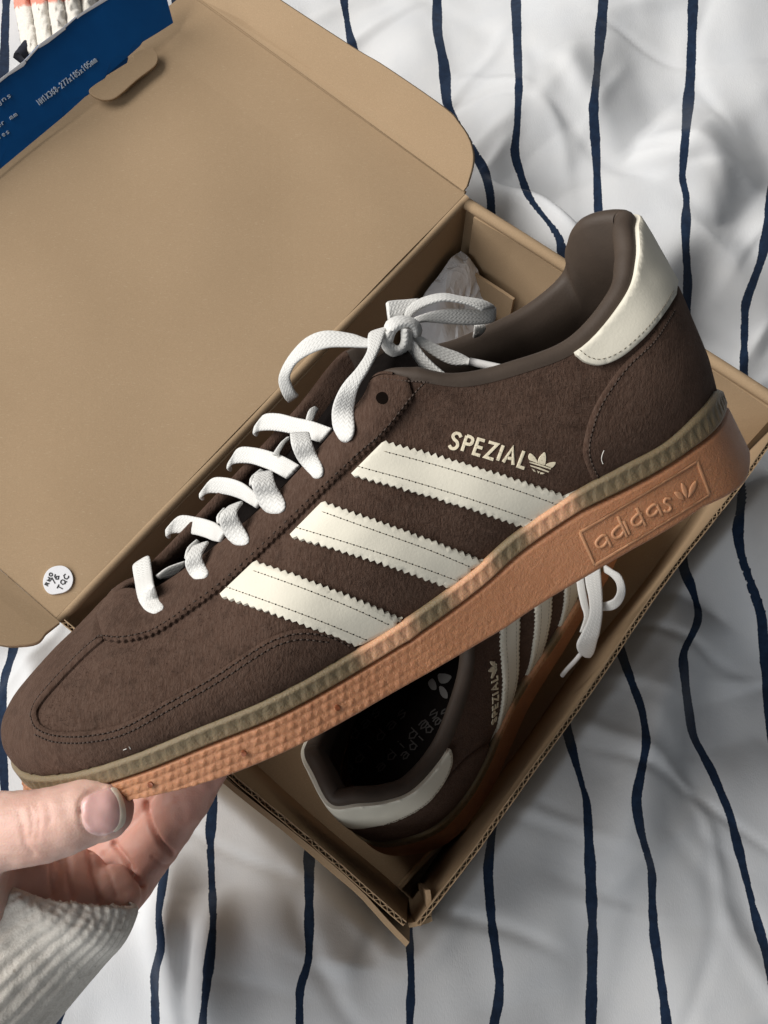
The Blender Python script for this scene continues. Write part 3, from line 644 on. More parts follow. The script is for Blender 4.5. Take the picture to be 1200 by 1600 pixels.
# ---- three stripes with pinked edges
STR = [([(597, 693), (700, 720), (800, 750), (888, 779)], [(551, 741), (640, 765), (735, 793), (838, 826)]),
       ([(504, 788), (590, 818), (670, 846), (756, 880)], [(456, 837), (540, 861), (620, 886), (722, 922)]),
       ([(398, 881), (480, 909), (560, 940), (640, 976)], [(347, 930), (430, 958), (500, 983), (590, 1018)])]
for top, bot in STR:
    a = wavy(top, 11.2, 5.0, 'tri', 1); b = wavy(bot, 11.2, 5.0, 'tri', -1)
    poly = np.concatenate([a, b[::-1]])
    part('stripe', *patch(poly, pxmap, 1.25, 6.0, rim=0.7, rimscale=4.8, base=-0.3, edge=0.75, lift=0.15), CREAM)
    sv = []
    for pl, off in ((top, 12), (bot, -12)):
        r = cr(pl, 10); r = r[(r[:, 0] > r[0, 0] + 6)]; r = r + np.array([-off * .28, off])
        p, d, n = stitch_row(r, pxmap, 10.5, 1.5, .3, 1.42); sv.append(rods(p, d, n, 1.75, 0.26, 0.13))
    v_, f_, _ = joinmesh(sv); part('stripe_stitching', v_, f_, SEAM, 'stripe', stuff=True)
    sv = []
    for pl, off in ((top, 12), (bot, -12)):
        r = cr(pl, 10); r = r[(r[:, 0] > r[0, 0] + 6)]; r = r + np.array([-off * .28, off]); r = r[:1] + (r - r[:1]) + np.array([5.2, 1.6])
        p, d, n = stitch_row(r, pxmap, 10.5, 1.5, .3, 1.40); sv.append(rods(p, d, n, 0.75, 0.5, 0.12))
    v_, f_, _ = joinmesh(sv); part('needle_holes', v_, f_, HOLE, 'stripe', stuff=True)
# ---- stitching on the suede
def sew(pts_px, off, pitch=9.5, name='stitching', inset=0, both=False):
    r = cr(pts_px, 8); t = np.gradient(r, axis=0); t /= np.linalg.norm(t, axis=1)[:, None]; n2 = np.stack([-t[:, 1], t[:, 0]], 1); r = r + n2 * inset
    st = px2st(resample(r, 3)); st = heelwrap(st) if pts_px is cnt_px else st; out = []
    ps = [st] + ([mir(st)] if both else [])
    A = []; B = []
    for s_ in ps:
        p, d, n = stitch_row(s_, surf, pitch / 4.8, 1.3, .5, off + 0.02); A.append(rods(p, d, n, 1.5, 0.6, 0.26))
        q = (p[1:] + p[:-1]) / 2 ; B.append(rods(q, d[1:], n[1:], 0.75, 0.55, 0.16))
    return A, B
SA = []; SB = []
for args in ((arm_px[1:13], 1.5, 8.0, '', -6, True), (arm_px[2:12], 1.5, 7.0, '', -15, True), (arm_px[12:], 1.5, 8.0, '', -5, False),
             (eye_px, 1.75, 11, '', -5, True), (cnt_px, 1.1, 8.0, '', 8, True),
             ([(600, 588), (632, 590), (668, 592)], 1.6, 8, '', 4, False)):
    a, b = sew(args[0], args[1], args[2], inset=args[4], both=args[5]); SA += a; SB += b
v_, f_, _ = joinmesh(SA); part('stitching', v_, f_, THREADC, stuff=True)
v_, f_, _ = joinmesh(SB); part('needle_holes', v_, f_, HOLE, stuff=True)
r = cr(tab_px, 8); t = np.gradient(r, axis=0); t /= np.linalg.norm(t, axis=1)[:, None]; r = r + np.stack([t[:, 1], -t[:, 0]], 1) * 8
p, d, n = stitch_row(heelwrap(px2st(resample(r, 3))), surf, 1.9, 1.5, .3, 1.93); v_, f_ = rods(p, d, n, 1.25, 0.26, 0.13); part('tab_stitching', v_, f_, SEAM, 'heel_tab', stuff=True)
# ---- loose nap fibres on the suede
def nap(n=26000):
    s = RNG.uniform(0, 30 * KS, n); t = RNG.uniform(0.02, 0.97, n) * KT; pos, nor = surf(np.stack([s, t], 1))
    k = np.where((s / KS > 7.4) & (s / KS < 22.6), 1.5, 0.2); d = RNG.normal(size=(n, 3)) + np.array([1.2, 0, -0.3]); d -= nor * np.einsum('ij,ij->i', d, nor)[:, None]; d /= np.linalg.norm(d, axis=1)[:, None]
    L = RNG.uniform(0.5, 1.5, n)[:, None]; w = np.cross(nor, d) * 0.05; b = pos + nor * (k[:, None] * 0 + 0.0)
    tip = b + d * L * .8 + nor * (0.55 + 0.5 * RNG.random((n, 1)))
    V = np.stack([b - w, b + w, tip], 1).reshape(-1, 3); return V, np.arange(3 * n).reshape(-1, 3).tolist()
# ---- lettering on the side
def lettering(flip=False):
    fx = np.array([783.0, 0]); ax = np.array([0.9585, 0.285])
    Z7 = lambda pts: np.array([(700 + x / 6.0, 660 + y / 6.0) for x, y in pts])
    S_ = cr([(122, 140), (105, 108), (70, 104), (48, 128), (58, 158), (85, 185), (88, 222), (62, 246), (30, 242), (12, 215)], 5)
    P_ = [(130, 268), (176, 126)] ; P2_ = cr([(178, 126), (215, 140), (232, 160), (222, 196), (198, 208), (160, 196)], 5)
    strokes = [S_, P_, P2_, [(300, 312), (238, 293), (285, 157), (345, 174)], [(262, 225), (322, 243)],
               [(382, 184), (462, 207), (346, 324), (424, 348)], [(517, 216), (463, 358)],
               [(515, 372), (606, 238), (608, 398)], [(560, 332), (606, 344)], [(710, 268), (656, 412), (714, 430)]]
    leaf = lambda c: c
    P_L = [cr([(768, 290), (800, 310), (826, 345), (838, 380), (800, 368), (762, 352), (752, 320)], 4, True),
           cr([(905, 280), (916, 320), (914, 365), (904, 398), (872, 392), (840, 380), (848, 340), (872, 305)], 4, True),
           cr([(1006, 372), (995, 402), (968, 424), (940, 412), (914, 400), (935, 384), (965, 374)], 4, True)]
    bands = [[(762, 366), (860, 392), (962, 428), (958, 440), (856, 408), (764, 378)], [(768, 398), (860, 424), (945, 458), (938, 468), (856, 440), (776, 412)],
             [(784, 432), (806, 440), (822, 466), (800, 456)], [(832, 450), (858, 460), (845, 476)], [(866, 464), (902, 474), (886, 484), (862, 482)]]
    polys = [strokepoly(Z7(s), 5.0) for s in strokes] + [Z7(q) for q in P_L] + [Z7(q) for q in bands]
    c0 = np.array([783.0, 708.0]); ps = []
    for n_, q in enumerate(polys):
        if flip:
            w = q - c0; q = c0 + w - 2 * np.outer(w @ ax, ax); q = q[::-1]
        ps.append(patch(q, pxmap, 0.22 + 0.004 * n_, 3.0, rim=0.15, rimscale=4.8, base=-0.1, edge=0.8, lift=0.12))
    v_, f_, _ = joinmesh(ps); return v_, f_
# ---- lining, rolled collar
def lining():
    s = np.linspace(-7.9, 8.05, 420); rows = []
    ev = lambda t: surf(np.stack([s * KS, np.full(len(s), t * KT)], 1))
    p1, n1 = ev(0.985); pt, nt = ev(1.0); up = np.array([0, 0, 1.0]); fade = np.clip((8.15 - np.abs(s)) / 1.2, 0.15, 1)[:, None]
    inw = -nt * [1, 1, 0]; inw /= np.linalg.norm(inw, axis=1)[:, None]
    R_ = 3.2 * fade
    rows.append(p1 + n1 * 0.15)
    for a in np.linspace(0.05, 1, 9) * math.pi:
        rows.append(pt + inw * (R_ * (1 - math.cos(a)) - 0.1) + up * (R_ * .95 * math.sin(a)))
    for t, w in ((.93, 7.6), (.84, 8.4), (.72, 8.2), (.58, 7.0), (.42, 5.5), (.25, 4.2), (.08, 3.4), (.0, 3.0)):
        q, n = ev(t); hn = n * [1, 1, .2]; hn /= np.linalg.norm(hn, axis=1)[:, None]; rows.append(q - hn * (w * (0.4 + .6 * fade)))
    V = np.stack(rows, 1); return V.reshape(-1, 3), gridfaces(len(s), len(rows))
part('lining', *lining(), LINING)
# ---- insole and tongue
def insole():
    a = np.linspace(0, 30, 240, endpoint=False); f, n = surf(np.stack([a * KS, np.zeros(240)], 1)); c = np.array([10, 0, 0]); rows = []
    for k in (0.97, .8, .6, .4, .2, .02):
        q = f * [k * .94, k * .9, 0] + np.array([4 * (1 - k), 2 * (1 - k), 0]); q[:, 2] = np.interp(q[:, 0], zx[:, 0], zx[:, 1]) + 1.0 + 1.5 * k ** 4; rows.append(q)
    return np.stack(rows, 1).reshape(-1, 3), gridfaces(240, 6, closed=True)
part('insole', *insole(), BLACKF)
def tongue():
    ls = np.linspace(11.6, 8.0, 60); a, _ = surf(np.stack([ls * KS, np.full(60, KT)], 1)); b, _ = surf(np.stack([(30 - ls) * KS, np.full(60, KT)], 1))
    ext = np.linspace(0.06, 1, 14)[:, None]; a = np.concatenate([a, a[-1:] + ext * [13, -3, 1.0]]); b = np.concatenate([b, b[-1:] + ext * [13, 3, 0]])
    rows = []; n = len(a); dn = np.zeros((n, 3)); dn[:, 2] = -6.0; dn[:20, 2] = np.linspace(-2.2, -6.0, 20); dn[50:, 2] = np.linspace(-6.0, -2.5, n - 50)
    sh = np.ones(n); sh[56:] = np.linspace(1, .42, n - 56)
    for k0 in np.linspace(-.14, 1.14, 15):
        k = k0; kk = (.5 + (k0 - .5) * sh)[:, None]; q = a * (1 - kk) + b * kk + dn; q[:, 2] -= 10 * max(0, abs(k - .5) - .35) ; q[:, 2] += 2.0 * (1 - (2 * (k - .5)) ** 2); rows.append(q)
    top = np.stack(rows, 1); V = np.concatenate([top.reshape(-1, 3), (top + [0, 0, -3.2]).reshape(-1, 3)]); m_ = n * 15
    Fs = gridfaces(n, 15) + [f[::-1] for f in gridfaces(n, 15, off=m_)]
    e = (n - 1) * 15
    Fs += [[e + j, e + j + 1, m_ + e + j + 1, m_ + e + j] for j in range(14)]
    return V, Fs
part('tongue', *tongue(), BLACKF)
# ---- sole
def sole():
    per_ = resample(np.concatenate([cF, cF[:1]]), 0.42); per_ = per_[:-1]; n = len(per_)
    per2 = per_.copy()
    t = np.roll(per2, -6, 0) - np.roll(per2, 6, 0); o = np.stack([-t[:, 1], t[:, 0], 0 * t[:, 0]], 1); o /= np.linalg.norm(o, axis=1)[:, None]
    if o[0, 0] < 0: o = -o
    x = per_[:, 0]; zt = per_[:, 2]
    bot = np.array([h(20, 1243, 12), h(70, 1262, 32), h(210, 1258, 47), h(350, 1220, 51), h(560, 1115, 47), h(790, 990, 41), h(1000, 866, 40), h(1100, 800, 35), h(1150, 760, 22)])
    zb = np.interp(x, bot[:, 0], bot[:, 2]); zb = np.where(x > 118, np.minimum(zb, np.interp(112, bot[:, 0], bot[:, 2]) + 0.2), zb)
    gr = np.array([h(60, 1238, 28), h(200, 1203, 45), h(375, 1142, 49), h(497, 1082, 47), h(640, 1003, 42), h(780, 893, 37), h(880, 815, 36), h(1013, 748, 34), h(1080, 705, 30), h(1125, 655, 16)])
    zg = np.interp(x, gr[:, 0], gr[:, 2]); zg = zt - (zt - zg) * .9; zg = np.minimum(zg, zt - 4.8); zb = np.minimum(zb, zg - 5.5)
    arc = np.arange(n) * 0.42
    isl = (o @ np.array([0, 1.0, 0]))
    # foxing: ribbed band
    rows = []; rib = np.abs(((arc / 3.6) % 1) * 2 - 1)
    prof = [(0.1, .0, 0), (0.25, .0, 0), (1.3, .55 / 8, 0), (2.2, .03, 0), (2.6, -.08, 0)] 
    fr = [(-.2, -.05), (.8, .10), (1.9, .07), (2.5, -.03), (2.72, -.12)]
    for off, k in fr: rows.append(per_ + o * off + np.stack([0 * x, 0 * x, (zt - zg) * k], 1))
    for k in np.linspace(.18, .96, 10):
        env = np.clip(math.sin(math.pi * min(1, (k - .1) / .9)), 0, 1)
        tri = (rib > k * .9).astype(float) * 0.0 + np.clip((rib - k * .85) * 3, 0, 1)
        rows.append(per_ + o * (2.75 - .32 * tri * env)[:, None] + np.stack([0 * x, 0 * x, -(zt - zg) * k], 1))
    rows.append(per_ + o * 1.5 + np.stack([0 * x, 0 * x, -(zt - zg)], 1)); rows.append(per_ + o * -1 + np.stack([0 * x, 0 * x, -(zt - zg) - .3], 1))
    FV = np.stack(rows, 1); nr = FV.shape[1]
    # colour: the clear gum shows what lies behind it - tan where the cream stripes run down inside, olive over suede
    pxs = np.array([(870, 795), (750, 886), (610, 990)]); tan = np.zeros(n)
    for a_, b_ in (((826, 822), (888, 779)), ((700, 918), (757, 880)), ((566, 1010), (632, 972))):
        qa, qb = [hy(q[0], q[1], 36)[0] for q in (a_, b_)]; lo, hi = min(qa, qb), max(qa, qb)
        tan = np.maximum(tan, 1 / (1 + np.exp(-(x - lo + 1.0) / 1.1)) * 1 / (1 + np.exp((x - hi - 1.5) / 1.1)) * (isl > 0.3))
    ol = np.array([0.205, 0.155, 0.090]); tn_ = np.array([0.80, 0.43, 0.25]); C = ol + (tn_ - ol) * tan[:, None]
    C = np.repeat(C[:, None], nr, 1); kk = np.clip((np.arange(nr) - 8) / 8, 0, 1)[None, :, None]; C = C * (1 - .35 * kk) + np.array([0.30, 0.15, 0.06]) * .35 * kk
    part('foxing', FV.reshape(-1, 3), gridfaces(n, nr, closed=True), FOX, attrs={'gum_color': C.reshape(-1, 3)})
    # outsole side
    rows = []; fore = 1 / (1 + np.exp((x - 2) / 16)); K = np.r_[np.linspace(0, .06, 3), np.linspace(.09, .92, 30), .96, .99]
    zs = zg - .6; H = zs - zb
    rows.append(per_ + o * -1.5 + np.stack([0 * x, 0 * x, -(zt - zs) + .2], 1)); rows.append(per_ + o * 1.0 + np.stack([0 * x, 0 * x, -(zt - zs)], 1))
    wz = Wob(21, 2.2, 24); wz2 = Wob(22, 1.2, 20)
    for k in K:
        off = 2.5 + 1.6 * k - (1.2 if k < .01 else 0.35 if k < .04 else 0) - 1.5 * max(0, (k - .93) / .07) ** 2
        q = per_ + o * off + np.stack([0 * x, 0 * x, -(zt - zs) - H * k], 1)
        u = arc / 2.5; v = H * k / 2.35; row = np.floor(v); uu = (u + .5 * (row % 2)) % 1
        pyr = 1 - np.maximum(np.abs(uu * 2 - 1), np.abs((v % 1) * 2 - 1)); pyr = pyr * (v > .15)
        grain = 0.10 * wz(q) + 0.06 * wz2(q); env = 1.0 if .05 < k < .93 else 0.15
        q = q + o * ((pyr * (0.30 + .28 * ((np.floor(u + .5 * (row % 2)) + row) % 2)) * fore + grain * (0.14 - fore * .05)) * env)[:, None]; rows.append(q)
    for i_, k in enumerate((.9, .6, .3, .02)):
        q = per_ * [k, k, 0] + np.array([3 * (1 - k), 2 * (1 - k), 0]); q[:, 2] = np.interp(q[:, 0], bot[:, 0], bot[:, 2]); q[:, 2] = np.where(q[:, 0] > 112, np.interp(112, bot[:, 0], bot[:, 2]), q[:, 2]) + .1
        q[:, 2] = np.minimum(q[:, 2], zb + .3) if k > .8 else q[:, 2]; rows.append(q)
    OV = np.stack(rows, 1); of = gridfaces(n, OV.shape[1], closed=True); part('outsole', OV.reshape(-1, 3), of, GUM)
    return OV, of
OV, OF = sole()
OUT_BVH = BVHTree.FromPolygons([Vector(v) for v in OV.reshape(-1, 3)], OF)
on = np.cross(np.gradient(OV, axis=1), np.roll(OV, -1, 0) - np.roll(OV, 1, 0)); on /= np.linalg.norm(on, axis=2)[..., None] + 1e-9
def outmap(pts):
    A = []; B = []
    for x, y in pts:
        d = rloc(x, y); d /= np.linalg.norm(d); hit = OUT_BVH.ray_cast(Vector(RO), Vector(d))
        if hit[0] is None: hit = OUT_BVH.find_nearest(Vector(RO + d * 265))
        A.append(np.array(hit[0])); B.append(np.array([0.05, 0.99, 0.06]))
    return np.array(A), np.array(B)
Z4 = lambda pts: np.array([(880 + x / 3.75, 620 + y / 3.75) for x, y in pts], float)
def sole_mark():
    ps = []; st = []
    rect = [(97, 792), (784, 378), (855, 572), (182, 985)]
    for i in range(4): a, b = np.array(rect[i], float), np.array(rect[(i + 1) % 4], float); st.append(([a, b], 4.6))
    A = lambda c, s: cr([(c[0] + s * 1.0, c[1] - s * 1.2), (c[0] + s * .2, c[1] - s * 1.25), (c[0] - s, c[1] + .1 * s), (c[0] - s * .5, c[1] + s), (c[0] + s * .5, c[1] + s * .7), (c[0] + s * 1.2, c[1] - s * .2)], 5)
    for c, s in (((222, 850), 30), ((318, 795), 30), ((432, 722), 30), ((520, 668), 28)): st.append((A(c, s), 4.4))
    st.append(([(248, 815), (280, 878)], 4.4)); st.append(([(318, 700), (372, 822)], 4.4)); st.append(([(352, 728), (388, 806)], 4.4)); st.append(([(428, 650), (482, 756)], 4.4)); st.append(([(545, 628), (578, 696)], 4.4))
    st.append((cr([(630, 598), (602, 596), (592, 618), (620, 636), (628, 656), (608, 672), (588, 664)], 4), 4.0))
    n_ = 0
    for s, w in st: ps.append(patch(strokepoly(Z4(s), w), outmap, 0.42 + .003 * n_, 2.4, rim=.3, rimscale=4.8, base=-.6, edge=.6)); n_ += 1
    for q in ([(650, 560), (680, 556), (702, 580), (706, 606), (672, 592)], [(690, 505), (714, 520), (728, 556), (722, 592), (698, 560)], [(776, 490), (778, 530), (752, 572), (730, 588), (742, 530)]):
        ps.append(patch(Z4(cr(q, 4, True)), outmap, 0.42, 2.4, rim=.3, rimscale=4.8, base=-.6, edge=.6))
    v_, f_, _ = joinmesh(ps); return v_, f_
part('sole_emblem', *sole_mark(), GUML, 'outsole')
ps = []
for x, y in ((235, 1225), (381, 1176), (527, 1105)):
    c = np.array([x, y], float); ps.append(patch(np.array([c + 4.2 * np.array([math.cos(a), math.sin(a)]) for a in np.linspace(0, 6.28, 18)[:-1]]), outmap, 0.35, 2.0, rim=.4, rimscale=4.8, base=-.6, edge=.9, lift=.45))
for v_, f_ in ps: part('sole_dimple', v_, f_, GUMD, 'outsole')

# ---- lace: edge pairs traced on the shoe; third value = y in the shoe frame
Z5 = lambda L: [(150 + .375 * x, 580 + .375 * y, d) for x, y, d in L]
Z2 = lambda L: [(400 + x / 3, 380 + y / 3, d) for x, y, d in L]
def onface(x, y, lift):                                  # on the eyestay surface, lifted along its normal
    d = rloc(x, y); d /= np.linalg.norm(d); hit = UP_BVH.ray_cast(Vector(RO), Vector(d))
    if hit[0] is None or hit[0][1] < 4: return hy(x, y, 15.0 + lift * .6)
    return np.array(hit[0]) - d * lift
def lp(q): return onface(q[0], q[1], float(q[2][1:])) if isinstance(q[2], str) else hy(*q)
def lacepair(a, b, th=1.5, **k):
    return ribbon([lp(q) for q in a], [lp(q) for q in b], th, **k)
def wd(pts, d0, d1):
    n = len(pts); return [(x, y, d0 + (d1 - d0) * i / (n - 1)) for i, (x, y) in enumerate(pts)]
LC = []
bars = [([(668, 222), (700, 180), (760, 176), (830, 193), (900, 208), (985, 238)], [(659, 262), (682, 250), (740, 248), (820, 262), (880, 280), (932, 298)]),
        ([(556, 378), (592, 320), (660, 318), (740, 338), (800, 364), (848, 392)], [(551, 408), (577, 386), (640, 385), (700, 403), (750, 425), (790, 448)]),
        ([(439, 500), (482, 447), (540, 443), (600, 460), (645, 490), (692, 535)], [(438, 528), (472, 508), (540, 514), (595, 530), (630, 548), (665, 570)]),
        ([(298, 650), (347, 602), (420, 608), (480, 624), (510, 640), (540, 668)], [(298, 688), (327, 675), (400, 680), (450, 692), (485, 706), (512, 712)])]
for a, b in bars:
    d = [-16, -15.5, -11, -3, 5, 13]
    A_ = [(x, y, q) for (x, y), q in zip(a, d)]; B_ = [(x, y, q) for (x, y), q in zip(b, d)]
    A_ = [(A_[0][0] + 3, A_[0][1] + 22, -19)] + A_; B_ = [(B_[0][0] + 8, B_[0][1] + 10, -19)] + B_
    LC.append(lacepair(Z5(A_), Z5(B_), 1.2))
eL = [(170, 806), (153, 818), (162, 880), (175, 940), (197, 988), (238, 1012), (264, 1010)]; eR = [(205, 790), (223, 772), (233, 830), (241, 890), (260, 940), (286, 985), (279, 1002)]
ed = [-11, -8, -1, 's3.6', 's3.8', 's3.2', 's1.8']
LC.append(lacepair(Z5([(x, y, q) for (x, y), q in zip(eL, ed)]), Z5([(x, y, q) for (x, y), q in zip(eR, ed)]), 1.25))
loops = [([(808, 262), (815, 312), (840, 370), (878, 415), (905, 440), (918, 446)], [(890, 258), (902, 302), (922, 350), (945, 400), (944, 436), (932, 446)]),
         ([(662, 430), (648, 470), (660, 510), (682, 560), (715, 590), (745, 597)], [(735, 418), (748, 470), (772, 510), (790, 550), (783, 585), (765, 597)]),
         ([(548, 570), (515, 605), (520, 650), (545, 695), (575, 720), (602, 729)], [(612, 545), (588, 590), (610, 640), (637, 690), (636, 718), (622, 730)]),
         ([(400, 735), (372, 785), (376, 822), (396, 855), (415, 868), (436, 870)], [(470, 712), (442, 768), (456, 808), (469, 838), (462, 860), (448, 870)])]
for a, b in loops:
    d = [12, 's3.6', 's3.9', 's3.7', 's3.2', 's1.8']
    A_ = Z5([(x, y, q) for (x, y), q in zip(a, d)]); B_ = Z5([(x, y, q) for (x, y), q in zip(b, d)]); LC.append(lacepair(A_, B_, 1.25))
# strands inside the throat
for a, b in (([(870, 215), (885, 165), (905, 150)], [(900, 225), (915, 180), (925, 165)]), ([(735, 345), (770, 295), (800, 272)], [(760, 352), (785, 305), (805, 285)]),
             ([(640, 470), (645, 440), (680, 410)], [(660, 480), (668, 452), (700, 420)]), ([(505, 630), (505, 600), (530, 570)], [(525, 640), (525, 615), (548, 590)]),
             ([(370, 775), (380, 735), (415, 702)], [(390, 790), (405, 750), (430, 715)]), ([(252, 850), (300, 815), (372, 790)], [(262, 868), (320, 858), (375, 828)])):
    LC.append(lacepair(Z5(wd(a, 2, -4)), Z5(wd(b, 2, -4)), 1.4))
v_, f_, uv_ = joinmesh(LC); part('shoelace', v_, f_, LACE, uv=uv_)
# top strand from the knot down the outer facing
bow = []
A_ = [(610, 425, -1), (530, 425, 4), (520, 510, 12), (470, 590, 16.5), (400, 670, 18.5), (358, 770, 's3.9'), (360, 860, 's3.8'), (390, 915, 's3.2'), (410, 930, 's1.8')]
B_ = [(640, 420, -1), (615, 400, 4), (582, 490, 12), (532, 590, 18), (480, 680, 20), (460, 780, 's3.9'), (463, 870, 's3.8'), (446, 920, 's3.2'), (432, 932, 's1.8')]
part('lace_strand', *(lambda r: (r[0], r[1]))(lacepair(Z2(A_), Z2(B_), 1.3)), LACE, 'shoelace', uv=lacepair(Z2(A_), Z2(B_), 1.3)[2])
def lacepart(name, a, b, th=1.2):
    r = lacepair(Z2(a), Z2(b), th); part(name, r[0], r[1], LACE, 'shoelace', uv=r[2])
lacepart('bow_loop', wd([(600, 428), (530, 450), (450, 424), (330, 409), (240, 440), (170, 510), (120, 590), (106, 650), (128, 715), (150, 745)], -3, -22),
         wd([(610, 478), (525, 489), (430, 488), (335, 492), (252, 522), (193, 560), (166, 602), (160, 640), (180, 690), (200, 712)], -1, -19))
lacepart('bow_loop', wd([(690, 365), (700, 320), (735, 280), (800, 250), (880, 237), (960, 252), (1060, 268), (1112, 292), (1118, 300)], -3, -12),
         wd([(720, 380), (728, 345), (760, 315), (810, 290), (880, 270), (960, 278), (1020, 296), (1050, 312), (1060, 318)], -3, -4))
lacepart('bow_loop', wd([(1119, 298), (1105, 302), (1050, 310), (970, 308), (900, 308), (820, 320), (745, 348), (700, 380)], -12, -1),
         wd([(1117, 360), (1103, 374), (1050, 382), (980, 383), (890, 378), (820, 372), (770, 372), (715, 400)], -12, 0))
lacepart('lace_strand', wd([(615, 300), (612, 275), (650, 268), (700, 266), (760, 262)], -8, -12), wd([(625, 372), (640, 365), (690, 345), (730, 320), (780, 290)], -4, -9))
lacepart('lace_strand', wd([(1022, 385), (1020, 410), (1016, 442)], -14, -16), wd([(1075, 385), (1077, 405), (1052, 430)], -14, -16))
lacepart('lace_tail', wd([(700, 400), (740, 418), (850, 475), (950, 512), (1002, 543), (1012, 548)], 1, 3), wd([(700, 440), (745, 470), (850, 540), (925, 572), (1000, 568), (1012, 562)], 2, 5))
lacepart('lace_tail', wd([(700, 470), (705, 505), (745, 575), (830, 625), (890, 648), (920, 656)], 1, 8), wd([(725, 440), (742, 455), (800, 530), (862, 592), (925, 638), (950, 648)], 2, 12))
lacepart('bow_knot', wd([(608, 420), (612, 375), (650, 350), (700, 348), (745, 365), (768, 395), (765, 420)], 3, 1), wd([(630, 470), (650, 420), (680, 395), (715, 392), (735, 402), (740, 420), (735, 440)], 7, 4), 2.4)
lacepart('bow_knot', wd([(600, 430), (592, 470), (610, 505), (660, 530), (700, 520), (722, 480), (720, 420)], 4, 3), wd([(640, 410), (630, 445), (635, 470), (660, 490), (680, 480), (690, 450), (690, 400)], 7, 6), 2.6)
p0, p1 = hy(400 + 1000 / 3, 380 + 555 / 3, 4), hy(400 + 1200 / 3, 380 + 598 / 3, 9)
part('aglet', *tube(np.linspace(p0, p1, 6), 1.25, 12), AGLET, 'shoelace')
# eyelet holes on the facings (top one on each side has no lace through it)
def eyelets():
    ps = []
    for x, y in ((600, 624), ):
        c = np.array([x, y], float); ps.append(patch(np.array([c + np.array([8.5 * math.cos(a), 10 * math.sin(a)]) for a in np.linspace(0, 6.28, 22)[:-1]]), pxmap, .05, 2.2, rim=.2, rimscale=4.8, base=-.1, edge=.8, lift=1.78))
    for s, t in ((22.25, .86),):
        c = np.array([s * KS, t * KT]); ps.append(patch(np.array([c + 1.9 * np.array([math.cos(a), math.sin(a)]) for a in np.linspace(0, 6.28, 22)[:-1]]), surf, .05, .8, rim=.2, base=-.1, edge=.8, lift=1.8))
    return ps
for v_, f_ in eyelets(): part('eyelet', v_, f_, HOLE, 'eyestay')
LINT = mat_plain('pale_lint', (0.75, 0.72, 0.66), 0.9, 0.05, 200, 0)
for L_ in ([(940, 702), (937, 709), (936, 716), (938, 722)], [(196, 1166), (201, 1164)], [(205, 1161), (207, 1164)]):
    q = px2st(cr(L_, 4)); p, n = surf(q); part('lint', *tube(p + n * 1.6, .11, 6), LINT)
NAPV, NAPF = nap()
part('suede_nap', NAPV, NAPF, SUEDE, 'upper', stuff=True)

